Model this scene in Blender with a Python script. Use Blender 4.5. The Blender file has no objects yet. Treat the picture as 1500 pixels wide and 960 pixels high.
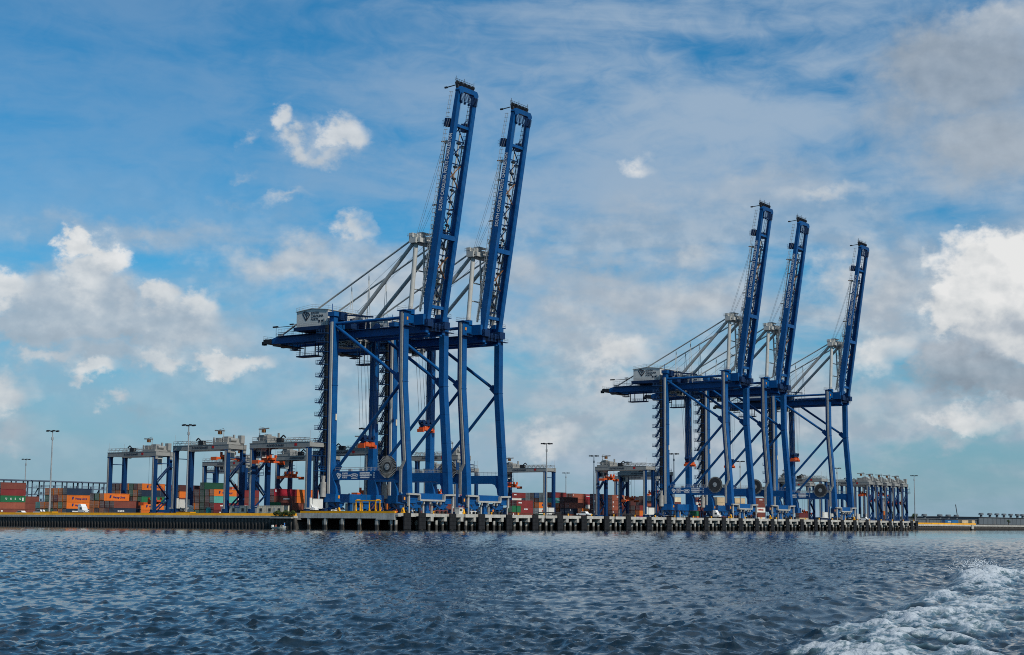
import bpy, bmesh, math, random
import numpy as np
from mathutils import Vector, Matrix

random.seed(7)
rng = np.random.default_rng(11)
scene = bpy.context.scene
COL = scene.collection
R_ = math.radians
ZD = 4.865            # wharf deck above the water
YG = -0.9             # yard ground relative to the wharf deck

# ---------------------------------------------------------------- camera
TH, RO = 0.1251, 0.0073
PHI = 0.9721
Xa = Vector((math.cos(PHI), -math.sin(PHI) * -1, 0))     # along the wharf, in survey axes
# world axes: X along the wharf (away), Y landward, Z up from the water
fwd_h = Vector((0.8261, 0.5636, 0.0)).normalized()
right = Vector((0.5636, -0.8261, 0.0)).normalized()
fwd = fwd_h * math.cos(TH) + Vector((0, 0, math.sin(TH)))
up = Vector((0, 0, math.cos(TH))) - fwd_h * math.sin(TH)
r2 = right * math.cos(RO) + up * math.sin(RO)
u2 = up * math.cos(RO) - right * math.sin(RO)
CAM = Vector((-374.105, -291.090, 2.0))
cd = bpy.data.cameras.new("camera")
cam = bpy.data.objects.new("camera", cd)
COL.objects.link(cam)
M = Matrix((( r2.x, u2.x, -fwd.x, CAM.x), (r2.y, u2.y, -fwd.y, CAM.y), (r2.z, u2.z, -fwd.z, CAM.z), (0, 0, 0, 1)))
cam.matrix_world = M
cd.sensor_width = 36
cd.lens = 54.89
cd.clip_start = 0.5
cd.clip_end = 20000
scene.camera = cam

# ---------------------------------------------------------------- light
SUN_EL, SUN_AZ = 42.0, 193.0          # azimuth clockwise from +Y
SKY = 0.085
sun_dir = Vector((math.sin(R_(SUN_AZ)) * math.cos(R_(SUN_EL)), math.cos(R_(SUN_AZ)) * math.cos(R_(SUN_EL)), math.sin(R_(SUN_EL))))
sl = bpy.data.lights.new("sun", 'SUN')
sl.energy = 3.6
sl.angle = R_(0.6)
sl.color = (1.0, 0.95, 0.87)
so = bpy.data.objects.new("sun", sl)
so.rotation_euler = (-sun_dir).to_track_quat('-Z', 'Y').to_euler()
so.location = (0, 0, 300)
COL.objects.link(so)
scene.view_settings.view_transform = 'Standard'
scene.view_settings.look = 'None'
scene.view_settings.exposure = 0.0
scene.view_settings.gamma = 1.0
scene.view_settings.use_curve_mapping = False
try:
    scene.cycles.use_denoising = False
    scene.cycles.filter_width = 1.0
    scene.cycles.max_bounces = 6
    scene.cycles.diffuse_bounces = 3
    scene.cycles.glossy_bounces = 3
    scene.cycles.caustics_reflective = False
    scene.cycles.caustics_refractive = False
except Exception:
    pass

# ---------------------------------------------------------------- node helper
class NT:
    def __init__(s, tree):
        s.t = tree; s.n = tree.nodes; s.l = tree.links
    def new(s, typ, **kw):
        nd = s.n.new(typ)
        for k, v in kw.items():
            setattr(nd, k, v)
        return nd
    def put(s, sock, v):
        if isinstance(v, bpy.types.NodeSocket):
            s.l.new(v, sock)
        else:
            sock.default_value = v
    def math(s, op, a, b=None, c=None, clamp=False):
        nd = s.new('ShaderNodeMath', operation=op, use_clamp=clamp)
        s.put(nd.inputs[0], a)
        if b is not None: s.put(nd.inputs[1], b)
        if c is not None: s.put(nd.inputs[2], c)
        return nd.outputs[0]
    def vec(s, op, a, b=None, scale=None):
        nd = s.new('ShaderNodeVectorMath', operation=op)
        s.put(nd.inputs[0], a)
        if b is not None: s.put(nd.inputs[1], b)
        if scale is not None: s.put(nd.inputs['Scale'], scale)
        return nd.outputs['Value'] if op in ('DOT_PRODUCT', 'LENGTH', 'DISTANCE') else nd.outputs[0]
    def noise(s, v, scale, detail=5, rough=0.55, dist=0.0, color=False):
        nd = s.new('ShaderNodeTexNoise')
        s.put(nd.inputs['Vector'], v)
        nd.inputs['Scale'].default_value = scale
        nd.inputs['Detail'].default_value = detail
        nd.inputs['Roughness'].default_value = rough
        nd.inputs['Distortion'].default_value = dist
        return nd.outputs['Color'] if color else nd.outputs['Fac']
    def mix(s, f, a, b, mode='MIX'):
        nd = s.new('ShaderNodeMix', data_type='RGBA', blend_type=mode)
        s.put(nd.inputs[0], f); s.put(nd.inputs[6], a); s.put(nd.inputs[7], b)
        return nd.outputs[2]
    def smooth(s, v, lo, hi, o0=0.0, o1=1.0):
        nd = s.new('ShaderNodeMapRange', interpolation_type='SMOOTHSTEP')
        s.put(nd.inputs[0], v)
        nd.inputs[1].default_value = lo; nd.inputs[2].default_value = hi
        nd.inputs[3].default_value = o0; nd.inputs[4].default_value = o1
        return nd.outputs[0]
    def lin(s, v, lo, hi, o0=0.0, o1=1.0):
        nd = s.new('ShaderNodeMapRange', clamp=True)
        s.put(nd.inputs[0], v)
        nd.inputs[1].default_value = lo; nd.inputs[2].default_value = hi
        nd.inputs[3].default_value = o0; nd.inputs[4].default_value = o1
        return nd.outputs[0]
    def sep(s, v):
        nd = s.new('ShaderNodeSeparateXYZ'); s.put(nd.inputs[0], v); return nd.outputs
    def comb(s, x, y, z):
        nd = s.new('ShaderNodeCombineXYZ')
        for i, q in enumerate((x, y, z)): s.put(nd.inputs[i], q)
        return nd.outputs[0]

# ---------------------------------------------------------------- world: clear sky with drifting cloud
world = bpy.data.worlds.new("World")
scene.world = world
world.use_nodes = True
W = NT(world.node_tree)
W.n.clear()
out = W.new('ShaderNodeOutputWorld')
bg = W.new('ShaderNodeBackground')
bg.inputs['Strength'].default_value = SKY
W.l.new(bg.outputs[0], out.inputs[0])
sky = W.new('ShaderNodeTexSky', sky_type='NISHITA', sun_disc=False)
sky.sun_elevation = R_(SUN_EL)
sky.sun_rotation = R_(SUN_AZ)
sky.altitude = 0
sky.air_density = 1.0
sky.dust_density = 0.6
sky.ozone_density = 2.0
tc = W.new('ShaderNodeTexCoord')
D = W.vec('NORMALIZE', tc.outputs['Generated'])
dz = W.sep(D)[2]
ca = W.vec('DOT_PRODUCT', D, tuple(fwd_h))
cb = W.vec('DOT_PRODUCT', D, tuple(right))
AZ = W.math('MULTIPLY', W.math('ARCTAN2', cb, ca), 57.29578)
EL = W.math('MULTIPLY', W.math('ARCSINE', dz), 57.29578)
P0 = W.comb(AZ, EL, 0.0)
Dd = W.vec('SCALE', D, scale=57.29578)
Dk = W.vec('MULTIPLY', Dd, (1.0, 1.0, 1.35))
w1 = W.vec('SUBTRACT', W.noise(Dk, 0.42, 3, 0.5, color=True), (0.5, 0.5, 0.5))
w2 = W.vec('SUBTRACT', W.noise(Dk, 1.9, 6, 0.6, color=True), (0.5, 0.5, 0.5))
P = W.vec('ADD', P0, W.vec('SCALE', w1, scale=2.2))
P = W.vec('ADD', P, W.vec('SCALE', w2, scale=1.05))
P = W.vec('MULTIPLY', P, (1, 1, 0))
F1 = W.noise(Dk, 0.95, 6, 0.53)
# the same noise a little towards the sun (up and right): gives the puffs a lit and a shaded side
off = right * 0.30 + Vector((0, 0, 0.34))
F2 = W.noise(W.vec('ADD', Dk, tuple(off)), 0.95, 4, 0.5)
relief = W.math('SUBTRACT', F1, F2)
G1 = W.noise(Dk, 0.36, 4, 0.5)
G2 = W.noise(W.vec('ADD', Dk, tuple(off * 2.4)), 0.36, 3, 0.5)
relief2 = W.math('SUBTRACT', G1, G2)
# clouds: azimuth and elevation in degrees, half width, half height, density, brightness
CLOUDS = [
    (-14.7, 9.22, 1.05, 1.15, 1.25, 1.00, 0.85),
    (-15.59, 9.55, 0.85, 0.75, 1.10, 0.97, 0.85),
    (-15.4, 8.37, 1.50, 1.25, 1.20, 0.80, 0.70),
    (-16.56, 7.42, 2.25, 1.25, 1.10, 0.56, 0.50),
    (-16.79, 6.67, 2.76, 0.90, 1.00, 0.36, 0.40),
    (-14.11, 7.79, 1.00, 1.00, 1.00, 0.62, 0.60),
    (-12.86, 7.87, 1.15, 0.85, 1.10, 0.88, 0.80),
    (-11.49, 7.62, 1.10, 1.05, 1.05, 0.80, 0.70),
    (-12.33, 6.92, 2.25, 0.90, 1.10, 0.62, 0.50),
    (-13.76, 6.62, 3.51, 0.60, 1.00, 0.32, 0.40),
    (-10.41, 6.67, 1.38, 0.85, 0.60, 0.55, 0.30),
    (-10.41, 5.87, 1.95, 0.60, 1.00, 0.86, 0.60),
    (-12.57, 5.92, 1.75, 0.60, 1.00, 0.78, 0.60),
    (-15.17, 5.36, 1.55, 0.55, 1.00, 0.80, 0.60),
    (-16.74, 5.84, 1.38, 0.45, 0.90, 0.72, 0.50),
    (-15.4, 5.92, 3.01, 0.50, 0.80, 0.36, 0.30),
    (-18.16, 8.17, 1.40, 0.85, 1.10, 0.98, 0.80),
    (-17.98, 7.17, 1.50, 1.00, 0.90, 0.50, 0.40),
    (-17.93, 4.41, 1.25, 1.05, 0.90, 0.74, 0.50),
    (-17.7, 3.17, 1.50, 1.00, 0.60, 0.42, 0.20),
    (-14.18, 4.16, 0.70, 0.43, 0.75, 0.70, 0.35),
    (-13.4, 3.54, 1.00, 0.40, 0.40, 0.30, 0.10),
    (-17.48, 2.67, 1.20, 0.45, 0.55, 0.62, 0.20),
    (-15.98, 7.47, 4.76, 2.05, 1.15, 0.54, 0.30),
    (-12.69, 6.97, 4.76, 1.65, 1.05, 0.52, 0.30),
    (-14.7, 5.92, 4.76, 1.00, 0.85, 0.46, 0.25),
    (-8.65, 14.25, 0.65, 0.60, 0.90, 0.82, 0.45),
    (-7.92, 13.7, 1.00, 0.70, 0.90, 0.76, 0.45),
    (-6.34, 14.0, 1.25, 0.90, 1.00, 0.84, 0.55),
    (-6.98, 13.41, 1.75, 0.55, 0.70, 0.62, 0.30),
    (-7.47, 13.9, 3.01, 1.00, 0.40, 0.60, 0.15),
    (-9.87, 13.75, 0.60, 0.45, 0.50, 0.72, 0.25),
    (-9.63, 12.56, 0.45, 0.25, 0.35, 0.60, 0.10),
    (-8.41, 11.57, 1.15, 0.35, 0.55, 0.68, 0.25),
    (-10.16, 11.67, 1.00, 0.25, 0.30, 0.50, 0.10),
    (-5.79, 10.42, 0.85, 0.80, 0.70, 0.74, 0.60),
    (-7.72, 9.42, 5.51, 1.13, 0.80, 0.60, 0.30),
    (-13.52, 10.17, 7.51, 0.85, 0.60, 0.50, 0.15),
    (-4.75, 8.42, 3.76, 1.50, 0.75, 0.62, 0.30),
    (3.38, 6.42, 2.00, 1.15, 0.90, 0.80, 0.60),
    (3.25, 5.16, 2.38, 0.65, 0.70, 0.70, 0.50),
    (2.0, 7.17, 3.51, 1.88, 0.70, 0.55, 0.25),
    (1.25, 3.04, 1.45, 0.70, 0.70, 0.78, 0.50),
    (3.75, 8.42, 4.76, 1.50, 0.80, 0.52, 0.20),
    (6.49, 8.17, 4.76, 1.88, 0.80, 0.58, 0.20),
    (3.25, 9.17, 5.26, 1.00, 0.70, 0.40, 0.15),
    (4.62, 13.03, 0.85, 0.65, 0.60, 0.90, 0.45),
    (11.49, 12.04, 3.01, 0.60, 0.60, 0.75, 0.30),
    (9.92, 12.66, 3.76, 1.00, 0.55, 0.48, 0.20),
    (6.49, 9.67, 2.76, 1.25, 0.60, 0.58, 0.25),
    (8.7, 11.67, 6.51, 2.00, 0.50, 0.50, 0.10),
    (17.93, 9.17, 3.26, 1.50, 1.30, 1.00, 1.00),
    (16.79, 7.92, 2.38, 1.50, 1.30, 0.95, 1.00),
    (18.16, 6.67, 3.26, 1.50, 1.20, 0.60, 0.80),
    (16.56, 5.46, 3.01, 1.00, 1.15, 0.24, 0.50),
    (17.93, 5.11, 3.01, 0.85, 1.15, 0.24, 0.50),
    (15.63, 6.17, 1.50, 1.00, 1.00, 0.42, 0.60),
    (15.98, 3.79, 1.88, 0.85, 0.80, 0.86, 0.70),
    (17.7, 4.16, 2.00, 0.75, 0.70, 0.70, 0.60),
    (15.63, 3.04, 2.25, 0.45, 0.50, 0.50, 0.40),
    (12.69, 8.92, 2.25, 1.88, 0.75, 0.64, 0.40),
    (13.29, 6.42, 1.75, 1.38, 0.75, 0.80, 0.50),
    (13.52, 7.92, 2.76, 2.00, 0.70, 0.55, 0.25),
    (16.56, 15.99, 4.01, 2.76, 1.35, 0.30, 0.30),
    (17.25, 13.53, 3.76, 2.25, 1.15, 0.40, 0.25),
    (17.7, 17.57, 2.76, 1.25, 1.10, 0.52, 0.30),
    (14.47, 14.64, 2.76, 2.00, 0.70, 0.36, 0.10),
    (17.93, 17.33, 2.50, 1.50, 0.80, 0.55, 0.20),
    (12.69, 1.6, 0.40, 0.30, 0.60, 0.80, 0.40),
    (-1.25, 4.66, 6.51, 1.50, 0.60, 0.50, 0.10),
    (8.7, 4.16, 6.51, 1.75, 0.60, 0.52, 0.10),
    (13.52, 4.41, 2.76, 1.25, 0.55, 0.50, 0.25),
    (-5.0, 4.41, 2.00, 1.50, 0.50, 0.68, 0.30),
    (5.25, 10.92, 6.51, 1.50, 0.50, 0.46, 0.10),
    (0.25, 9.17, 4.01, 2.25, 0.50, 0.50, 0.10),
]
field = None; wsum = None; bsum = None
hsum = None
for (az, el, rx, ry, s, b, h) in CLOUDS:
    q = W.vec('MULTIPLY', W.vec('SUBTRACT', P, (az, el, 0)), (1 / rx, 1 / ry, 0))
    f = W.math('MULTIPLY', W.math('SUBTRACT', 1.0, W.vec('LENGTH', q)), s)
    wgt = W.math('POWER', W.math('MAXIMUM', f, 0.0), 2.4)
    if field is None:
        field = f; wsum = wgt; bsum = W.math('MULTIPLY', wgt, b); hsum = W.math('MULTIPLY', wgt, h)
    else:
        field = W.math('MAXIMUM', field, f)
        wsum = W.math('ADD', wsum, wgt)
        hsum = W.math('MULTIPLY_ADD', wgt, h, hsum)
        bsum = W.math('MULTIPLY_ADD', wgt, b, bsum)
# the rest of the sky carries the same broken cloud
away = W.smooth(W.math('ABSOLUTE', AZ), 19.0, 24.0)
high = W.smooth(EL, 19.0, 25.0)
rest = W.math('MAXIMUM', away, high)
Nlow = W.noise(W.vec('MULTIPLY', Dd, (1, 1, 1.8)), 0.055, 5, 0.55)
frest = W.math('SUBTRACT', W.math('MULTIPLY', W.math('MULTIPLY', W.math('SUBTRACT', Nlow, 0.50), 3.2), rest), W.math('MULTIPLY', W.math('SUBTRACT', 1.0, rest), 0.6))
field = W.math('MAXIMUM', field, frest)
wr = W.math('MULTIPLY', W.math('MAXIMUM', frest, 0.0), 1.0)
wsum = W.math('ADD', wsum, wr)
bsum = W.math('MULTIPLY_ADD', wr, 0.55, bsum)
hsum = W.math('MULTIPLY_ADD', wr, 0.45, hsum)
bright = W.math('DIVIDE', bsum, W.math('ADD', wsum, 0.0001))
hard = W.math('DIVIDE', hsum, W.math('ADD', wsum, 0.0001))
dens = W.math('MULTIPLY_ADD', W.math('SUBTRACT', F1, 0.5), W.math('MULTIPLY_ADD', hard, 0.35, 0.45), field)
alpha = W.math('MULTIPLY', dens, W.math('MULTIPLY_ADD', hard, 0.70, 0.85))
alpha = W.smooth(alpha, -0.03, 0.84)
alpha = W.math('MULTIPLY', alpha, W.math('MULTIPLY_ADD', hard, 0.25, 0.74), clamp=True)
bright = W.math('MULTIPLY_ADD', relief, W.math('MULTIPLY_ADD', hard, 0.62, 0.16), bright)
bright = W.math('MULTIPLY_ADD', W.math('SUBTRACT', F1, 0.5), 0.20, bright)
bright = W.math('MULTIPLY_ADD', relief2, W.math('MULTIPLY', hard, 0.9), bright)
bright = W.math('SUBTRACT', bright, 0.06)
bright = W.math('MINIMUM', W.math('MAXIMUM', bright, 0.0), 1.0)
k = 1.0 / SKY
ramp = W.new('ShaderNodeValToRGB')
cr = ramp.color_ramp
cr.elements[0].position = 0.0; cr.elements[0].color = (0.235 , 0.285, 0.345, 1)
cr.elements[1].position = 1.0; cr.elements[1].color = (0.80, 0.805, 0.80, 1)
e = cr.elements.new(0.45); e.color = (0.42, 0.475, 0.535, 1)
e = cr.elements.new(0.72); e.color = (0.64, 0.665, 0.68, 1)
W.l.new(bright, ramp.inputs[0])
cloud = W.vec('SCALE', ramp.outputs[0], scale=k)
# thin high veil, drawn out along the horizon
vv = W.vec('MULTIPLY', Dd, (1, 1, 4.2))
v1 = W.noise(vv, 0.085, 6, 0.55, 0.6)
v2 = W.noise(W.vec('MULTIPLY', Dd, (1, 1, 2.0)), 0.62, 5, 0.6, 0.8)
veil = W.smooth(W.math('MULTIPLY_ADD', W.math('SUBTRACT', v2, 0.5), 0.30, v1), 0.29, 0.68)
side = W.lin(AZ, -12, 5, 0.30, 0.95)
veil = W.math('MULTIPLY', veil, W.math('MULTIPLY', side, 0.95))
low = W.smooth(EL, -1.0, 10.5, 0.92, 0.0)
base = sky.outputs[0]
grade = W.new('ShaderNodeHueSaturation')
grade.inputs['Saturation'].default_value = 1.0
grade.inputs['Value'].default_value = 1.0
W.l.new(base, grade.inputs['Color'])
base = W.mix(1.0, grade.outputs[0], (0.19, 0.88, 1.20, 1), 'MULTIPLY')
c1 = W.mix(low, base, tuple(k * q for q in (0.245, 0.372, 0.455)) + (1,))
c1 = W.mix(veil, c1, tuple(k * q for q in (0.335, 0.445, 0.575)) + (1,))
# layered grey cloud low in the sky, thicker towards the right
s1 = W.noise(W.vec('MULTIPLY', Dd, (1, 1, 2.6)), 0.16, 6, 0.56, 0.5)
band = W.math('MULTIPLY', W.smooth(EL, 0.3, 3.5), W.smooth(EL, 14.0, 8.5))
s2 = W.math('MULTIPLY', W.smooth(s1, 0.36, 0.62), W.math('MULTIPLY', band, W.lin(AZ, -13, -1, 0.30, 0.82)))
c1 = W.mix(s2, c1, W.vec('SCALE', W.mix(W.smooth(F1, 0.38, 0.64), (0.36, 0.425, 0.50, 1), (0.52, 0.565, 0.61, 1)), scale=k))
c2 = W.mix(alpha, c1, cloud)
W.l.new(c2, bg.inputs['Color'])

# ---------------------------------------------------------------- materials
MATS = {}
def mat(name, col, rough=0.55, metal=0.0, var=0.18, vscale=0.8, dirt=0.0, dirtcol=(0.12, 0.08, 0.05), streak=False, bump=0.0, bscale=20.0, spec=0.22, panel=0.10, rust=0.0):
    if name in MATS: return MATS[name]
    m = bpy.data.materials.new(name); m.use_nodes = True
    t = NT(m.node_tree)
    b = t.n.get('Principled BSDF')
    tcx = t.new('ShaderNodeTexCoord')
    v = tcx.outputs['Object']
    n1 = t.noise(v, vscale, 6, 0.6)
    dark = tuple(c * (1 - var) for c in col) + (1,)
    light = tuple(min(1, c * (1 + var)) for c in col) + (1,)
    c = t.mix(t.lin(n1, 0.3, 0.7), dark, light)
    if rust > 0:
        rv = t.vec('MULTIPLY', v, (2.2, 2.2, 0.11))
        r1 = t.noise(rv, 1.0, 6, 0.6)
        r2 = t.noise(v, 0.16, 4, 0.55)
        rf = t.math('MULTIPLY', t.smooth(r1, 0.56, 0.74), t.smooth(r2, 0.42, 0.62))
        c = t.mix(t.math('MULTIPLY', rf, rust), c, (0.060, 0.036, 0.028, 1))
        fd = t.smooth(t.noise(v, 0.27, 3, 0.5), 0.50, 0.72, 0.0, rust * 0.45)
        c = t.mix(fd, c, (0.030, 0.105, 0.235, 1))
    if panel:
        oi = t.new('ShaderNodeObjectInfo')
        c = t.vec('SCALE', c, scale=t.lin(oi.outputs['Random'], 0, 1, 1 - panel, 1 + panel))
    if dirt > 0:
        sv = t.vec('MULTIPLY', v, (1.6, 1.6, 0.16)) if streak else v
        n2 = t.noise(sv, 0.9, 7, 0.65)
        c = t.mix(t.lin(n2, 0.50, 0.80, 0, dirt), c, tuple(dirtcol) + (1,))
    t.l.new(c, b.inputs['Base Color'])
    b.inputs['Roughness'].default_value = rough
    b.inputs['Metallic'].default_value = metal
    b.inputs['Specular IOR Level'].default_value = spec
    if bump > 0:
        bp = t.new('ShaderNodeBump')
        bp.inputs['Strength'].default_value = bump
        bp.inputs['Distance'].default_value = 0.05
        t.l.new(t.noise(v, bscale, 5, 0.6), bp.inputs['Height'])
        t.l.new(bp.outputs[0], b.inputs['Normal'])
    MATS[name] = m
    return m

BLUE = mat('crane_blue_paint', (0.0010, 0.066, 0.215), 0.45, spec=0.22, var=0.16, vscale=0.35, dirt=0.45, dirtcol=(0.008, 0.026, 0.066), streak=True, panel=0.13, rust=0.62)
DBLUE = mat('dark_blue_steel', (0.003, 0.022, 0.075), 0.55, spec=0.25, var=0.25, dirt=0.3, dirtcol=(0.01, 0.012, 0.02))
YBLUE = mat('gantry_blue_paint', (0.002, 0.030, 0.105), 0.5, spec=0.22, var=0.16, vscale=0.5, dirt=0.3, dirtcol=(0.02, 0.03, 0.06), streak=True)
LGREY = mat('light_grey_paint', (0.44, 0.44, 0.41), 0.45, var=0.10, vscale=0.6, dirt=0.35, dirtcol=(0.24, 0.21, 0.17), streak=True)
HOUSE = mat('house_cream_paint', (0.58, 0.58, 0.545), 0.5, var=0.05, vscale=0.4, dirt=0.25, dirtcol=(0.36, 0.34, 0.30), streak=True)
YGREY = mat('gantry_grey_paint', (0.265, 0.265, 0.25), 0.5, var=0.18, vscale=0.9, dirt=0.45, dirtcol=(0.13, 0.12, 0.105))
GALV = mat('galvanised_steel', (0.33, 0.34, 0.34), 0.45, metal=0.3, var=0.18, dirt=0.2)
TRAY = mat('cable_tray_metal', (0.33, 0.32, 0.295), 0.5, metal=0.1, var=0.2, dirt=0.45, dirtcol=(0.16, 0.13, 0.10), streak=True)
WALK = mat('walkway_pale_steel', (0.38, 0.37, 0.34), 0.55, var=0.15, dirt=0.3)
BLACK = mat('black_rubber', (0.012, 0.012, 0.014), 0.75, var=0.3, bump=0.3)
DARK = mat('dark_machinery', (0.02, 0.022, 0.026), 0.55, var=0.4)
ORANGE = mat('spreader_red_orange', (0.62, 0.10, 0.025), 0.5, var=0.12, dirt=0.35, dirtcol=(0.15, 0.03, 0.02))
AMBER = mat('amber_lamp_cover', (0.75, 0.30, 0.04), 0.4, var=0.05)
RUSTB = mat('rusty_brace', (0.20, 0.085, 0.03), 0.7, var=0.3)
WHITE = mat('white_lettering', (0.78, 0.78, 0.76), 0.5, var=0.06)
INK = mat('dark_lettering', (0.025, 0.03, 0.045), 0.5, var=0.1)
GLASS = mat('dark_window_glass', (0.02, 0.035, 0.045), 0.08, var=0.2, spec=0.8)
ROPE = mat('steel_rope', (0.16, 0.17, 0.18), 0.5, metal=0.4, var=0.1)
CONC = mat('wharf_concrete', (0.42, 0.405, 0.365), 0.85, var=0.22, vscale=0.5, dirt=0.55, dirtcol=(0.10, 0.092, 0.08), streak=True, bump=0.4, bscale=3)
YCONC = mat('quay_yellow_paint', (0.72, 0.33, 0.008), 0.65, var=0.12, vscale=0.7, dirt=0.35, dirtcol=(0.22, 0.13, 0.05), streak=True)
ASPH = mat('yard_asphalt', (0.065, 0.064, 0.062), 0.9, var=0.25, vscale=0.15, bump=0.3)
COIL = mat('reel_cable_rubber', (0.032, 0.034, 0.037), 0.6, var=0.3)
RACK = mat('rack_steel', (0.075, 0.105, 0.150), 0.55, var=0.2, dirt=0.3)
STAIRB = mat('stair_blue_steel', (0.010, 0.045, 0.120), 0.5, var=0.2, dirt=0.2)
FEND = mat('fender_panel', (0.014, 0.015, 0.017), 0.7, var=0.35, vscale=1.2, dirt=0.3, dirtcol=(0.06, 0.055, 0.05), streak=True)
TYRE = mat('tyre_rubber', (0.015, 0.015, 0.016), 0.85, var=0.2)
YELLOW = mat('yellow_paint', (0.78, 0.36, 0.008), 0.5, var=0.12, dirt=0.2)
RED = mat('red_paint', (0.45, 0.02, 0.02), 0.5, var=0.15, dirt=0.2)
TRAIL = mat('trailer_cream_siding', (0.68, 0.61, 0.47), 0.6, var=0.08, dirt=0.3, streak=True)
SIGNB = mat('blue_sign_face', (0.02, 0.07, 0.22), 0.4, var=0.08)
CARW = mat('white_car_paint', (0.70, 0.70, 0.69), 0.3, var=0.04)
SHED = mat('grey_shed_cladding', (0.105, 0.125, 0.14), 0.7, var=0.10, vscale=0.1, dirt=0.3, dirtcol=(0.07, 0.075, 0.08), streak=True)
SHEDR = mat('grey_shed_roof', (0.12, 0.13, 0.14), 0.7, var=0.15, vscale=0.1)
SILO = mat('silo_concrete', (0.25, 0.26, 0.26), 0.8, var=0.15, dirt=0.4, streak=True)
BARK = mat('tree_bark', (0.07, 0.05, 0.035), 0.9, var=0.3)
LEAF = mat('dark_leaf', (0.045, 0.075, 0.025), 0.7, var=0.45, vscale=0.7)
BUSHM = mat('bush_leaf', (0.055, 0.085, 0.022), 0.7, var=0.5, vscale=1.2)
SKIN = mat('skin', (0.42, 0.24, 0.16), 0.6, var=0.05)
CBLUE = mat('blue_shirt_cloth', (0.02, 0.20, 0.55), 0.8, var=0.1)
CDARK = mat('dark_cloth', (0.03, 0.03, 0.045), 0.85, var=0.15)
CREDC = mat('faded_red_cloth', (0.30, 0.09, 0.07), 0.85, var=0.1)
CHIV = mat('orange_vest_cloth', (0.72, 0.17, 0.02), 0.8, var=0.08)
HULL = mat('boat_hull_white', (0.62, 0.60, 0.52), 0.35, var=0.08, dirt=0.25)

# sheet piles and wharf piles: a wet dark band that ends at the high water mark
def tidal(name, dry, wet, line, soft, streak=0.35):
    m = bpy.data.materials.new(name); m.use_nodes = True
    t = NT(m.node_tree); b = t.n.get('Principled BSDF')
    g = t.new('ShaderNodeNewGeometry')
    pos = g.outputs['Position']
    z = t.sep(pos)[2]
    n = t.noise(t.vec('MULTIPLY', pos, (1.2, 1.2, 0.35)), 1.4, 6, 0.65)
    zz = t.math('MULTIPLY_ADD', t.math('SUBTRACT', n, 0.5), 1.6, z)
    f = t.smooth(zz, line - soft, line + soft)
    n2 = t.noise(pos, 0.8, 6, 0.6)
    d2 = t.mix(t.lin(n2, 0.35, 0.75), tuple(dry) + (1,), tuple(c * (1 - streak) for c in dry) + (1,))
    c = t.mix(f, tuple(wet) + (1,), d2)
    t.l.new(c, b.inputs['Base Color'])
    b.inputs['Roughness'].default_value = 0.8
    MATS[name] = m
    return m
PILEM = tidal('pile_concrete', (0.45, 0.435, 0.39), (0.035, 0.033, 0.028), 1.55, 0.35)
SHEET = tidal('sheet_pile_steel', (0.115, 0.102, 0.088), (0.014, 0.013, 0.012), 1.7, 1.2, 0.5)
DARKU = mat('wharf_underside', (0.07, 0.068, 0.062), 0.9, var=0.3, dirt=0.5)

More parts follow.
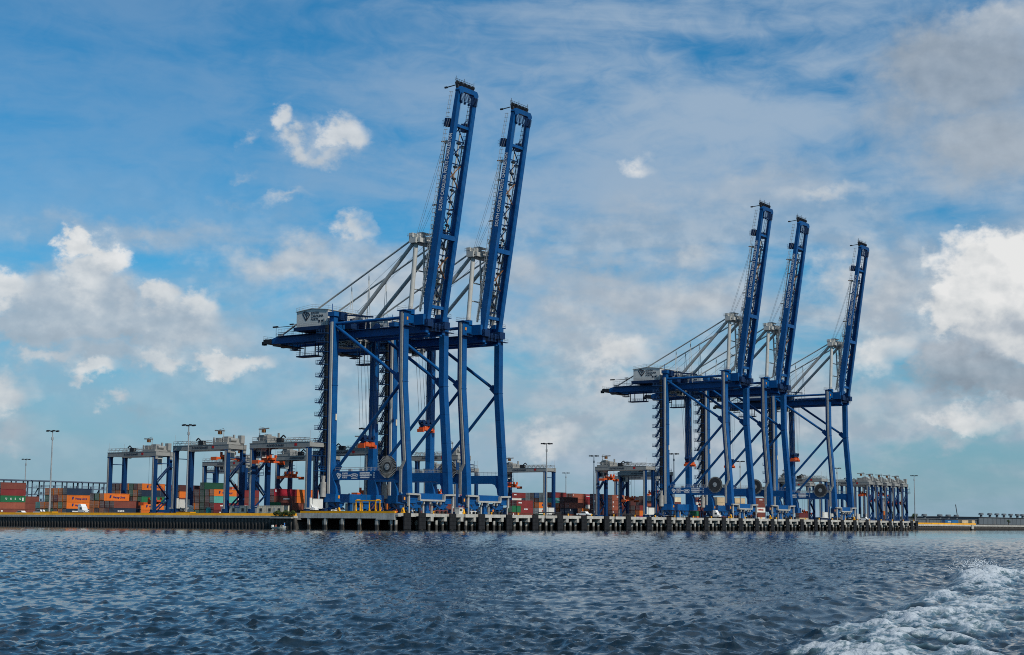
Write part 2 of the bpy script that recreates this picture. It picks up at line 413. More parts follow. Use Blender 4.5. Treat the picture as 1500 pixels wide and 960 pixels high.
# ---------------------------------------------------------------- mesh helper, in wharf terms (a along, g towards the water, z up)
class MB:
    def __init__(s):
        s.v = []; s.f = []; s.sm = []; s.mi = []
    def _add(s, vs, fs, smooth=False, m=0):
        o = len(s.v); s.v += [tuple(q) for q in vs]
        for f in fs:
            s.f.append(tuple(i + o for i in f)); s.sm.append(smooth); s.mi.append(m)
    def box(s, a0, a1, g0, g1, z0, z1, m=0):
        vs = [(a0, g0, z0), (a1, g0, z0), (a1, g1, z0), (a0, g1, z0), (a0, g0, z1), (a1, g0, z1), (a1, g1, z1), (a0, g1, z1)]
        s._add(vs, [(0, 3, 2, 1), (4, 5, 6, 7), (0, 1, 5, 4), (1, 2, 6, 5), (2, 3, 7, 6), (3, 0, 4, 7)], m=m)
    def beam(s, p, q, w, h, up=(0, 0, 1), m=0, w2=None, h2=None):
        p = Vector(p); q = Vector(q); d = (q - p).normalized()
        U = Vector(up)
        if abs(d.dot(U)) > 0.98: U = Vector((1, 0, 0))
        S = d.cross(U).normalized(); T = S.cross(d).normalized()
        w2 = w if w2 is None else w2; h2 = h if h2 is None else h2
        vs = []
        for c, ww, hh in ((p, w, h), (q, w2, h2)):
            for i, j in ((-1, -1), (1, -1), (1, 1), (-1, 1)):
                vs.append(c + S * (i * ww / 2) + T * (j * hh / 2))
        s._add(vs, [(0, 1, 2, 3), (7, 6, 5, 4), (0, 4, 5, 1), (1, 5, 6, 2), (2, 6, 7, 3), (3, 7, 4, 0)], m=m)
    def tube(s, p, q, r, n=8, r2=None, m=0, smooth=True):
        p = Vector(p); q = Vector(q); d = (q - p).normalized()
        U = Vector((0, 0, 1)) if abs(d.z) < 0.95 else Vector((1, 0, 0))
        S = d.cross(U).normalized(); T = S.cross(d).normalized()
        r2 = r if r2 is None else r2
        vs = []
        for c, rr in ((p, r), (q, r2)):
            for i in range(n):
                an = 2 * math.pi * i / n
                vs.append(c + S * (math.cos(an) * rr) + T * (math.sin(an) * rr))
        fs = [(i, i + n, (i + 1) % n + n, (i + 1) % n) for i in range(n)]
        s._add(vs, fs, smooth, m)
        s._add(vs, [tuple(range(n)), tuple(range(2 * n - 1, n - 1, -1))], False, m)
    def line(s, p, q, r, m=0):
        s.tube(p, q, r, 4, m=m, smooth=False)
    def prism(s, poly, axis, t0, t1, m=0):
        # poly in the two other axes: axis 'a' -> (g,z), 'g' -> (a,z), 'z' -> (a,g)
        def mk(u, v, t):
            return (t, u, v) if axis == 'a' else (u, t, v) if axis == 'g' else (u, v, t)
        n = len(poly)
        vs = [mk(u, v, t0) for u, v in poly] + [mk(u, v, t1) for u, v in poly]
        fs = [tuple(range(n)), tuple(range(2 * n - 1, n - 1, -1))]
        fs += [(i, i + n, (i + 1) % n + n, (i + 1) % n) for i in range(n)]
        s._add(vs, fs, m=m)
    def ball(s, c, r, n=8, k=5, sc=(1, 1, 1), m=0):
        vs = []; fs = []
        for j in range(k + 1):
            th = math.pi * j / k
            for i in range(n):
                ph = 2 * math.pi * i / n
                vs.append((c[0] + sc[0] * r * math.sin(th) * math.cos(ph), c[1] + sc[1] * r * math.sin(th) * math.sin(ph), c[2] + sc[2] * r * math.cos(th)))
        for j in range(k):
            for i in range(n):
                fs.append((j * n + i, j * n + (i + 1) % n, (j + 1) * n + (i + 1) % n, (j + 1) * n + i))
        s._add(vs, fs, True, m)
    def rail(s, pts, h=1.1, r=0.035, step=1.6, mid=True, m=0):
        # hand rail along a polyline of deck points
        for p, q in zip(pts, pts[1:]):
            p = Vector(p); q = Vector(q); L = (q - p).length
            n = max(1, int(L / step))
            for i in range(n + 1):
                b = p.lerp(q, i / n)
                s.line(b, b + Vector((0, 0, h)), r, m)
            s.line(p + Vector((0, 0, h)), q + Vector((0, 0, h)), r, m)
            if mid: s.line(p + Vector((0, 0, h * .5)), q + Vector((0, 0, h * .5)), r, m)
    def mesh(s, name, mats):
        me = bpy.data.meshes.new(name)
        me.from_pydata([(x, -y, z) for x, y, z in s.v], [], [f[::-1] for f in s.f])
        for mm in (mats if isinstance(mats, (list, tuple)) else [mats]): me.materials.append(mm)
        me.polygons.foreach_set('use_smooth', s.sm)
        me.polygons.foreach_set('material_index', s.mi)
        bm = bmesh.new(); bm.from_mesh(me)
        bmesh.ops.recalc_face_normals(bm, faces=bm.faces)
        bm.to_mesh(me); bm.free()
        me.update()
        return me
    def build(s, name, mats, parent=None, loc=None):
        o = bpy.data.objects.new(name, s.mesh(name, mats))
        COL.objects.link(o)
        if parent is not None: o.parent = parent
        if loc is not None: o.location = loc
        return o

def tag(o, label=None, cat=None, group=None, kind=None):
    if label: o['label'] = label
    if cat: o['category'] = cat
    if group: o['group'] = group
    if kind: o['kind'] = kind
    return o
def empty(name, a, g, z, rot=0.0):
    o = bpy.data.objects.new(name, None); COL.objects.link(o)
    o.location = (a, -g, z + ZD); o.rotation_euler = (0, 0, rot)
    o.empty_display_size = 0.5
    return o
def copy_tree(o, parent=None):
    c = o.copy(); COL.objects.link(c)
    if parent is not None: c.parent = parent
    for ch in list(o.children): copy_tree(ch, c)
    return c
def inst(name, me, parent=None, loc=(0, 0, 0)):
    o = bpy.data.objects.new(name, me); COL.objects.link(o)
    if parent is not None: o.parent = parent
    o.location = loc
    return o

_texts = {}
def text_mesh(body, size, key=None, bold=0.0, spacing=1.0):
    kk = (body, size, bold, spacing)
    if kk in _texts: return _texts[kk]
    cu = bpy.data.curves.new('lettering', 'FONT')
    cu.body = body; cu.size = size; cu.extrude = 0.01; cu.offset = bold; cu.space_character = spacing
    cu.resolution_u = 2
    tmp = bpy.data.objects.new('lettering', cu); COL.objects.link(tmp)
    dg = bpy.context.evaluated_depsgraph_get()
    me = bpy.data.meshes.new_from_object(tmp.evaluated_get(dg))
    bpy.data.objects.remove(tmp); bpy.data.curves.remove(cu)
    me.name = 'lettering'
    me.materials.clear()
    _texts[kk] = me
    return me
def lettering(body, size, m, parent, origin, xdir, ydir, width=None, bold=0.0, spacing=1.0, name='lettering'):
    """origin and directions in (a,g,z) of the parent; scaled to a given width if asked"""
    me = text_mesh(body, size, bold=bold, spacing=spacing)
    me2 = me.copy(); me2.materials.append(m)
    xs = [v.co.x for v in me.vertices]
    w = (max(xs) - min(xs)) if xs else 1
    sx = (width / w) if width else 1.0
    X = Vector((xdir[0], -xdir[1], xdir[2])).normalized(); Y = Vector((ydir[0], -ydir[1], ydir[2])).normalized()
    N = X.cross(Y)
    mw = Matrix((X * sx, Y, N)).transposed().to_4x4()
    mw.translation = Vector((origin[0], -origin[1], origin[2]))
    me2.transform(mw)
    o = bpy.data.objects.new(name, me2); COL.objects.link(o); o.parent = parent
    return o
def emblem(m, parent, origin, xdir, ydir, s):
    """outline of the state with two slanting bars, as on the cranes"""
    def P2(u, v): 
        return Vector(origin) + Vector(xdir) * (u * s) + Vector(ydir) * (v * s)
    outl = [(0.0, 0.80), (0.22, 1.0), (0.50, 0.96), (0.62, 0.84), (0.80, 0.86), (1.02, 0.62), (0.86, 0.40), (0.70, 0.22), (0.50, 0.0), (0.34, 0.26), (0.14, 0.56)]
    b = MB()
    def band(p, q, w):
        d = (P2(*q) - P2(*p)).normalized()
        nn = Vector(ydir).cross(Vector(xdir)).normalized()
        sd = d.cross(nn).normalized() * (w * s / 2)
        p3, q3 = P2(*p), P2(*q)
        vs = [p3 - sd, q3 - sd, q3 + sd, p3 + sd]
        vs2 = [x + nn * 0.02 for x in vs]
        b._add(vs + vs2, [(0, 1, 2, 3), (7, 6, 5, 4), (0, 4, 5, 1), (1, 5, 6, 2), (2, 6, 7, 3), (3, 7, 4, 0)])
    for p, q in zip(outl, outl[1:] + outl[:1]): band(p, q, 0.13)
    band((0.24, 0.88), (0.62, 0.42), 0.11)
    band((0.48, 0.84), (0.78, 0.52), 0.11)
    band((0.50, 0.06), (0.62, 0.42), 0.10)
    return b.build('emblem', m, parent)
def faint_text(m, parent, origin, xdir, ydir, rows, h, gap, seed=1, name='lettering'):
    """rows of lettering too small to read in the photograph: letter sized strokes"""
    rr = random.Random(seed); b = MB()
    X = Vector(xdir); Y = Vector(ydir); nn = Y.cross(X).normalized()
    for r, L in enumerate(rows):
        x = 0.0
        while x < L:
            w = h * rr.uniform(0.35, 0.75)
            if rr.random() < 0.13: x += h * 0.2; continue
            o = Vector(origin) + X * x - Y * (r * (h + gap))
            hh = h * rr.uniform(0.8, 1.0)
            vs = [o, o + X * w, o + X * w + Y * hh, o + Y * hh]
            vs2 = [q + nn * 0.02 for q in vs]
            b._add(vs + vs2, [(0, 1, 2, 3), (7, 6, 5, 4), (0, 4, 5, 1), (1, 5, 6, 2), (2, 6, 7, 3), (3, 7, 4, 0)])
            x += w + h * 0.16
    return b.build(name, m, parent)
# ================================================================ SETTING
# ---------------------------------------------------------------- water
def build_water():
    cx, cy = CAM.x, CAM.y
    f0 = math.atan2(fwd_h.y, fwd_h.x)
    inner = np.radians(np.arange(-25, 25.001, 0.082))
    outer = np.radians(np.arange(27, 334, 3.0))
    th = np.concatenate([inner, outer])
    rr = [3.0]
    while rr[-1] < 9000:
        r = rr[-1]
        if r < 15: d = 0.7
        elif r < 125: d = min(0.22, max(0.04, r * r * 0.00012))
        elif r < 250: d = 0.22 + (r - 125) * 0.0034
        elif r < 520: d = 0.65 + (r - 250) * 0.006
        elif r < 1500: d = 2.5 + (r - 520) * .06
        else: d = r * .12
        rr.append(r + d)
    r = np.array(rr)
    nt, nr = len(th), len(r)
    TT, RR = np.meshgrid(th, r)
    X = cx + RR * np.cos(f0 + TT); Y = cy + RR * np.sin(f0 + TT)
    dr = np.gradient(r)[:, None] * np.ones((1, nt))
    lat = RR * np.abs(np.gradient(th))[None, :]
    spac = np.maximum(dr, lat)
    Z = np.zeros_like(X); DX = np.zeros_like(X); DY = np.zeros_like(X)
    g = np.random.default_rng(5)
    # wind chop coming from the left and slightly towards the boat
    wdir = f0 + math.radians(180 - 17)
    n = 110
    lam = np.exp(np.linspace(math.log(0.20), math.log(6.0), n)) * g.uniform(0.93, 1.07, n)
    for L in lam:
        spread = 0.78 if L < 1.6 else 0.42
        a = wdir + g.normal(0, spread)
        kx, ky = math.cos(a), math.sin(a)
        kk = 2 * math.pi / L
        amp = (0.0080 * L ** 0.92 * math.exp(-(L / 1.15) ** 1.8) + 0.0042 * L ** 0.8 * math.exp(-(L / 3.2) ** 2)) * g.uniform(0.6, 1.3)
        ph = g.uniform(0, 6.28)
        fade = np.clip((L / spac - 0.9) / 1.0, 0, 1)
        arg = kk * (kx * X + ky * Y) + ph
        s, c = np.sin(arg), np.cos(arg)
        # the shorter waves carry pointed crests, the longer ones are smooth
        if 0.30 < L < 4.5 and g.random() < 0.62:
            c = 0.64 - 2.0 * np.abs(np.sin(arg * 0.5))
        Z += amp * fade * c
        DX -= 1.10 * amp * fade * kx * s; DY -= 1.10 * amp * fade * ky * s
    # gusts: patches of rougher and calmer water
    def vnoise(x, y, sc, seed):
        q = np.random.default_rng(seed).random((64, 64))
        u, v = x / sc, y / sc
        i, j = np.floor(u).astype(int), np.floor(v).astype(int)
        fu, fv = u - i, v - j
        fu = fu * fu * (3 - 2 * fu); fv = fv * fv * (3 - 2 * fv)
        G = lambda a, b: q[a % 64, b % 64]
        return (G(i, j) * (1 - fu) + G(i + 1, j) * fu) * (1 - fv) + (G(i, j + 1) * (1 - fu) + G(i + 1, j + 1) * fu) * fv
    gust = 0.72 + 0.56 * vnoise(X, Y, 23, 3) * 0.5 + 0.56 * vnoise(X, Y, 6, 4) * 0.5
    Z *= gust; DX *= gust; DY *= gust
    # ---- the boat's own wake on the right: a breaking crest with foam behind it
    #      crest line in world coordinates, near to far
    crest = np.array([(-353.6, -281.2), (-350.2, -280.6), (-346.0, -279.6), (-340.4, -278.3), (-334.0, -276.7), (-326.5, -274.6), (-317.0, -272.3), (-306.0, -269.4), (-280.0, -262.6), (-240.0, -252.0)])
    best = np.full(X.shape, 1e9); sgn = np.zeros(X.shape); tpar = np.zeros(X.shape)
    near = (RR < 170) & (RR > 8)
    xs, ys = X[near], Y[near]
    bb = np.full(xs.shape, 1e9); ss = np.zeros(xs.shape); tp = np.zeros(xs.shape)
    acc = 0.0
    for p, q in zip(crest[:-1], crest[1:]):
        d = q - p; L = np.hypot(*d); d = d / L
        t = np.clip((xs - p[0]) * d[0] + (ys - p[1]) * d[1], 0, L)
        ex, ey = xs - p[0] - d[0] * t, ys - p[1] - d[1] * t
        ds = np.hypot(ex, ey); side = np.sign(d[0] * (ys - p[1]) - d[1] * (xs - p[0]))
        m = ds < bb
        bb[m] = ds[m]; ss[m] = side[m]; tp[m] = acc + t[m]
        acc += L
    sd = bb * ss                       # > 0 landward of the crest, < 0 on the boat's side
    wob = (vnoise(xs, ys, 2.6, 21) - .5) * 1.5 + (vnoise(xs, ys, 0.9, 22) - .5) * 0.8
    sd = sd + wob
    fbm = sum(vnoise(xs, ys, sc, 30 + i) * w for i, (sc, w) in enumerate(((1.7, .22), (.72, .28), (.31, .28), (.14, .22))))
    # streaks drawn out along the track
    tdir = np.array([0.955, 0.296])
    uu = xs * tdir[0] + ys * tdir[1]; vv = -xs * tdir[1] + ys * tdir[0]
    strk = 0.6 * vnoise(uu, vv * 3.4, 1.5, 41) + 0.4 * vnoise(uu, vv * 3.0, 0.5, 42)
    lift = np.exp(-np.clip(tp - 50, 0, None) / 26.0) * np.clip(tp / 4.0 + .35, 0, 1)
    peak = np.exp(-((tp - 43.0) / 7.0) ** 2)
    ridge = np.where(sd > 0, np.exp(-(sd / 0.55) ** 2), np.exp(-(sd / 1.7) ** 2))
    dz = ridge * lift * (0.13 + 0.34 * peak) * (0.55 + 0.9 * fbm)
    body = np.clip(-sd / 0.6, 0, 1) * np.clip(1 - (-sd - 2.2) / 6.0, 0, 1) * lift
    dz += body * ((fbm - .5) * 0.20 + (strk - .5) * 0.16)
    trough = np.exp(-((sd - 1.1) / 0.8) ** 2) * lift * -0.12
    far2 = np.exp(-((sd - 3.4) / 1.1) ** 2) * lift * 0.10
    Z[near] = Z[near] * (1 - .45 * body) + dz + trough + far2
    fo = np.clip(ridge * lift * (0.80 + 0.35 * peak) + body * 0.42 - 0.64 + (fbm - .45) * 1.9 + (strk - .5) * 1.5, 0, 1)
    fo *= np.clip(ridge * 2 + body * 3, 0, 1)
    FO = np.zeros(X.shape); FO[near] = np.clip(fo, 0, 1)
    Z[near] += 0.05 * FO[near] * (fbm)
    xx, yy = X + DX, Y + DY
    V = np.stack([xx, yy, Z], -1).reshape(-1, 3).astype(np.float32)
    i = np.arange(nr - 1)[:, None] * nt; j = np.arange(nt)[None, :]; jn = (j + 1) % nt
    Fq = np.stack([i + j, i + jn, i + nt + jn, i + nt + j], -1).reshape(-1, 4)
    disc = len(V)
    V = np.vstack([V, [[cx, cy, 0]]])
    tri = np.stack([np.full(nt, disc), np.arange(nt), (np.arange(nt) + 1) % nt], -1)[:, ::1]
    me = bpy.data.meshes.new('water')
    me.vertices.add(len(V)); me.vertices.foreach_set('co', V.ravel().astype(np.float32))
    nl = len(Fq) * 4 + len(tri) * 3
    me.loops.add(nl)
    me.loops.foreach_set('vertex_index', np.concatenate([Fq[:, ::-1].ravel(), tri.ravel()]).astype(np.int32))
    me.polygons.add(len(Fq) + len(tri))
    ls = np.concatenate([np.arange(len(Fq)) * 4, len(Fq) * 4 + np.arange(len(tri)) * 3])
    me.polygons.foreach_set('loop_start', ls.astype(np.int32))
    me.polygons.foreach_set('use_smooth', np.ones(len(ls), bool))
    me.update(calc_edges=True)
    at = me.attributes.new('foam', 'FLOAT', 'POINT')
    at.data.foreach_set('value', np.concatenate([FO.ravel(), [0]]).astype(np.float32))
    m = bpy.data.materials.new('river_water'); m.use_nodes = True
    t = NT(m.node_tree); b = t.n.get('Principled BSDF'); o = t.n.get('Material Output')
    g_ = t.new('ShaderNodeNewGeometry'); pos = g_.outputs['Position']
    b.inputs['Base Color'].default_value = (0.006, 0.017, 0.027, 1)
    b.inputs['Roughness'].default_value = 0.06
    b.inputs['IOR'].default_value = 1.333
    n1 = t.noise(t.vec('MULTIPLY', pos, (1, 1, 1)), 6.5, 4, 0.6)
    n2 = t.noise(pos, 21.0, 3, 0.6)
    hgt = t.math('MULTIPLY_ADD', n2, 0.35, n1)
    bp = t.new('ShaderNodeBump'); bp.inputs['Strength'].default_value = 0.22; bp.inputs['Distance'].default_value = 0.03
    t.l.new(hgt, bp.inputs['Height']); t.l.new(bp.outputs[0], b.inputs['Normal'])
    fa = t.new('ShaderNodeAttribute'); fa.attribute_name = 'foam'
    fb = t.new('ShaderNodeBsdfPrincipled')
    fb.inputs['Base Color'].default_value = (0.50, 0.54, 0.57, 1); fb.inputs['Roughness'].default_value = 0.75
    fn = t.noise(t.vec('MULTIPLY', pos, (1, 1, 1)), 7.5, 7, 0.68)
    ua = t.vec('DOT_PRODUCT', pos, (0.955, 0.296, 0)); va = t.vec('DOT_PRODUCT', pos, (-0.296, 0.955, 0))
    fs = t.noise(t.comb(t.math('MULTIPLY', ua, 1.3), t.math('MULTIPLY', va, 4.2), t.math('MULTIPLY', t.sep(pos)[2], 5.0)), 2.1, 6, 0.62, 0.6)
    fmix = t.math('MULTIPLY_ADD', fs, 1.25, t.math('MULTIPLY', fn, 0.75))
    fmask = t.smooth(t.math('MULTIPLY_ADD', t.math('SUBTRACT', fmix, 1.0), 1.7, fa.outputs['Fac']), 0.30, 1.0)
    fmask = t.math('MULTIPLY', fmask, t.smooth(fa.outputs['Fac'], 0.02, 0.40, 0.0, 0.88))
    # thin aerated water round the foam is paler and greener
    cc = t.mix(t.smooth(fa.outputs['Fac'], 0.0, 0.5), (0.006, 0.017, 0.027, 1), (0.055, 0.105, 0.125, 1))
    t.l.new(cc, b.inputs['Base Color'])
    bp2 = t.new('ShaderNodeBump'); bp2.inputs['Strength'].default_value = 0.8; bp2.inputs['Distance'].default_value = 0.06
    t.l.new(fn, bp2.inputs['Height']); t.l.new(bp2.outputs[0], fb.inputs['Normal'])
    mx = t.new('ShaderNodeMixShader')
    t.l.new(fmask, mx.inputs[0]); t.l.new(b.outputs[0], mx.inputs[1]); t.l.new(fb.outputs[0], mx.inputs[2])
    t.l.new(mx.outputs[0], o.inputs['Surface'])
    me.materials.append(m)
    ob = bpy.data.objects.new('water', me); COL.objects.link(ob)
    tag(ob, 'dark blue choppy river with a foaming boat wake at the right', kind='structure')
build_water()
def wake_spray():
    g = np.random.default_rng(77); b = MB()
    for i in range(420):
        t = g.normal(44, 3.2)
        u = np.clip(t / 56, 0, 1)
        pts = [(-353.6, -281.2), (-346.0, -279.6), (-334.0, -276.7), (-317.0, -272.3), (-306.0, -269.4), (-299.0, -267.5)]
        acc = 0
        for p, q in zip(pts, pts[1:]):
            L = math.hypot(q[0] - p[0], q[1] - p[1])
            if acc + L >= t: break
            acc += L
        f = (t - acc) / L
        x = p[0] + (q[0] - p[0]) * f + g.normal(0, .35); y = p[1] + (q[1] - p[1]) * f + g.normal(0, .35)
        z = abs(g.normal(0, .17)) + .18 + .26 * math.exp(-((t - 43) / 6) ** 2)
        b.ball((x, -y, z), g.uniform(.008, .022), 5, 3, (1, 1, g.uniform(.7, 1.6)))
    o = b.build('wake_spray', mat('spray_foam', (.62, .66, .69), .6))
    tag(o, 'white spray droplets thrown up along the boat wake crest', kind='stuff')
wake_spray()

# ---------------------------------------------------------------- land
def slab(name, a0, a1, g0, g1, z0, z1, m, label):
    b = MB(); b.box(a0, a1, g0, g1, z0, z1)
    o = b.build(name, m); o.location = (0, 0, ZD)
    tag(o, label, kind='structure'); return o
LE, LG = -14.0, -35.0     # left edge of the land, and its river edge under the wharf
slab('yard_ground', LE + 0.9, 6000, -9000, LG - 0.9, -14, YG, ASPH, 'dark asphalt yard where the containers stand')

def sheet_wall(name, p, q, z0, z1, pitch, dep, label):
    """corrugated sheet pile wall from p to q (a,g), bulging to the left of the direction"""
    P = Vector((p[0], p[1])); Q = Vector((q[0], q[1])); d = (Q - P); L = d.length; d.normalize()
    nrm = Vector((-d.y, d.x))
    b = MB(); n = int(L / pitch); pts = []
    for i in range(n):
        s = i * pitch
        for f, o in ((0, 0), (.18, dep), (.5, dep), (.68, 0)):
            pts.append(P + d * (s + f * pitch) + nrm * o)
    pts.append(Q)
    vs = [(w.x, w.y, z0) for w in pts] + [(w.x, w.y, z1) for w in pts]
    m = len(pts)
    b._add(vs, [(i, i + 1, i + m + 1, i + m) for i in range(m - 1)])
    return b
# left quay: wall, concrete capping, yellow barrier
qw = empty('quay_wall', LE, -150, 0)
tag(qw, 'corrugated dark steel sheet pile quay wall with concrete cap left of the wharf', 'quay wall')
def rel(b, root):   # shift absolute (a,g,z) mesh data into the frame of a root empty
    ox, oy, oz = root.location.x, -root.location.y, root.location.z - ZD
    b.v = [(x - ox, y - oy, z - oz) for x, y, z in b.v]; return b
rel(sheet_wall('x', (LE, LG + 1.2), (LE, -330), -9, -1.55, 1.45, -0.42, ''), qw).build('sheet_piling', SHEET, qw)
for i in range(20):
    b = MB(); b.box(LE - .75, LE + 1.1, -34.2 - 15 * (i + 1) + .05, -34.2 - 15 * i - .05, -1.62, -0.9)
    rel(b, qw).build('capping_block', CONC, qw)
bar = empty('quay_barrier', LE, -150, 0)
tag(bar, 'long yellow painted concrete barrier along the left quay edge', 'barrier')
for i in range(38):
    b = MB(); g1 = -34.5 - 7.6 * i; g0 = g1 - 7.54
    prof = [(LE + .1, YG), (LE + 1.0, YG), (LE + .72, -0.12), (LE + .30, -0.12)]
    vs = [(x, g0, z) for x, z in prof] + [(x, g1, z) for x, z in prof]
    b._add(vs, [(0, 1, 2, 3), (7, 6, 5, 4), (0, 4, 5, 1), (1, 5, 6, 2), (2, 6, 7, 3), (3, 7, 4, 0)])
    rel(b, bar).build('barrier_block', YCONC, bar)
# right quay beyond the wharf
qr = empty('quay_wall', 560, LG, 0)
tag(qr, 'distant dark quay wall with pale concrete cap beyond the wharf end', 'quay wall')
b = sheet_wall('x', (420, LG), (1500, LG), -9, -2.3, 3.0, 0.5, '')
rel(b, qr).build('sheet_piling', SHEET, qr)
for i in range(16):
    b = MB(); b.box(420 + 60 * i, 420 + 60 * (i + 1) - .2, LG - 1.2, LG + .8, -2.35, -1.35)
    rel(b, qr).build('capping_block', CONC, qr)
b = MB(); b.box(627, 631, LG + .8, LG + 1.6, -4.1, -1.2); b.box(627, 631, LG + .8, LG + 1.5, -4.1, -2.4)
b.v = b.v[:8]; b.f = b.f[:6]; b.sm = b.sm[:6]; b.mi = b.mi[:6]
rel(b, qr).build('ladder_recess', CONC, qr)
br = empty('quay_barrier', 560, LG, 0)
tag(br, 'distant yellow barrier line on the quay beyond the wharf', 'barrier')
a = 424.0
while a < 760:
    b = MB(); L = 11.5
    if a < 640:
        b.box(a, a + L, LG - .8, LG + .1, -1.35, -0.35)
        rel(b, br).build('barrier_block', YCONC, br)
    a += 12

# ---------------------------------------------------------------- wharf
WA0, WA1, WG = -12.0, 421.0, 4.0
wh = empty('wharf', 0, 0, 0)
tag(wh, 'long concrete piled wharf carrying the five ship cranes', 'wharf')
b = MB(); b.box(WA0, WA1, LG - .85, WG - .02, -0.55, 0.0); b.build('deck_slab', CONC, wh)
# edge beam in lengths, paler upper face with joints
n = 28; a0 = WA0
BAY = 15.3
edges = [WA0] + [-2.0 + BAY * i - 7.3 for i in range(1, 28)] + [WA1]
for s, e_ in zip(edges, edges[1:]):
    b = MB(); b.box(s + .04, e_ - .04, WG - .9, WG + .18, -0.98, 0.03); b.build('edge_beam', CONC, wh)
b = MB(); b.box(WA0 - .22, WA0 + .6, LG + 1.2, WG - 1.0, -1.55, -0.02)
b.box(WA0 - .3, WA0 + .7, LG - .7, LG + 1.15, -2.1, -0.02); b.box(WA0 - .25, WA0 + .6, WG - 8, WG - 1.0, -1.9, -1.56)
b.build('end_beam', CONC, wh)
# yellow kerb on the near end
for i in range(5):
    b = MB(); b.box(WA0 - .12, WA0 + .45, LG + 1.0 + i * 7.4, LG + 8.3 + i * 7.4, 0.0, 0.62); b.build('kerb_block', YCONC, wh)
# pile bents: cap block at the face, then piles
capm = MB(); capm.box(-.70, .70, -2.6, 0.26, -2.25, -0.99); capm.box(-.70, .70, -2.6, -.9, -.99, -.56); capme = capm.mesh('pile_cap', CONC)
pm = MB(); pm.tube((0, 0, -9), (0, 0, -2.0), .46, 10); pileme = pm.mesh('pile', PILEM)
pm = MB(); pm.box(-.42, .42, -.42, .42, -9, -1.55); pilesq = pm.mesh('pile', PILEM)
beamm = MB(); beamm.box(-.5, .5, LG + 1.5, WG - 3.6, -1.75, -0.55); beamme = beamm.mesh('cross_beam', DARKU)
nb = 0
a = -2.0 + 2.9
STEP = (3.6, 3.7, 3.2, 4.8)
while a < WA1 - 1:
    if nb % 2 == 1: inst('pile_cap', capme, wh, (a, -(WG - .1), 0))
    inst('cross_beam', beamme, wh, (a, 0, 0))
    inst('pile', pileme, wh, (a, -(WG - 1.1), 0))
    inst('pile', pileme, wh, (a + 0.3, -(WG - 6.2), 0))
    if nb % 3 == 0 and nb < 80:
        inst('pile', pileme, wh, (a - .4, -(WG - 13), 0))
    a += STEP[nb % 4]
    nb += 1
for i in range(5):
    inst('pile', pilesq, wh, (WA0 + .25, -(LG + 4.4 + i * 6.7), 0))
for i in range(4):
    inst('pile', pileme, wh, (WA0 + 3.5, -(LG + 7.4 + i * 6.9), 0))
for g in (1.2, 2.9):
    inst('pile', pileme, wh, (WA0 + .6, -g, 0))
# dark back wall of the land under the deck
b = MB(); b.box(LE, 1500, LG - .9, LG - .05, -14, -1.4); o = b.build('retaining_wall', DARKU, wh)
# crane rails
for g in (0.0 - .95, -31.4):
    b = MB(); b.box(WA0 + 1, WA1 - 1, g - .08, g + .08, 0.0, 0.10); b.build('crane_rail', DARK, wh)
# ladders and tyres on the face
for i in range(9):
    a = 21.0 + 45.9 * i
    b = MB()
    for x in (-.28, .28): b.line((a + x, WG + .32, -4.7), (a + x, WG + .32, .35), .06)
    for q in range(12): b.line((a - .28, WG + .32, -4.5 + q * .4), (a + .28, WG + .32, -4.5 + q * .4), .045)
    b.build('ladder', DARK, wh)
# fenders
fb_ = MB()
fb_.box(-1.62, 1.62, .95, 1.30, -4.75, 0.12)
for i in range(4):
    z = -4.6 + i * 1.16
    fb_.box(-1.58, 1.58, 1.30, 1.36, z, z + 1.08)
fpanel = fb_.mesh('fender_panel', FEND)
fc = MB(); fc.tube((0, 0.0, -1.7), (0, .95, -1.7), .85, 10, r2=.62); fc.tube((0, 0, -3.4), (0, .95, -3.4), .5, 8)
fcone = fc.mesh('fender_cone', BLACK)
fpos = [-9.2] + [-2.0 + BAY * i for i in range(28)] + [418.4]
ordw = ['first', 'second', 'third', 'fourth', 'fifth', 'sixth', 'seventh', 'eighth', 'ninth', 'tenth', 'eleventh', 'twelfth', 'thirteenth', 'fourteenth', 'fifteenth',
        'sixteenth', 'seventeenth', 'eighteenth', 'nineteenth', 'twentieth', 'twenty-first', 'twenty-second', 'twenty-third', 'twenty-fourth', 'twenty-fifth', 'twenty-sixth',
        'twenty-seventh', 'twenty-eighth', 'twenty-ninth', 'thirtieth']
for i, a in enumerate(fpos):
    r = empty('fender', a, WG + .2, 0)
    tag(r, f'black fender panel on the wharf face, {ordw[i]} counted from the near corner', 'fender', 'black fender panels along the wharf')
    inst('fender_panel', fpanel, r); inst('fender_cone', fcone, r)
bol = MB(); bol.tube((0, 0, 0), (0, 0, .5), .22, 8); bol.tube((0, 0, .5), (0, 0, .68), .36, 8, r2=.3)
bme = bol.mesh('bollard', YELLOW)
for i in range(28):
    o = inst('bollard', bme, None, (6.0 + BAY * i, -(WG - .5), ZD + .02))
    tag(o, f'small yellow bollard on the wharf edge, {ordw[i]} from the near end', 'bollard', 'yellow bollards along the wharf edge')
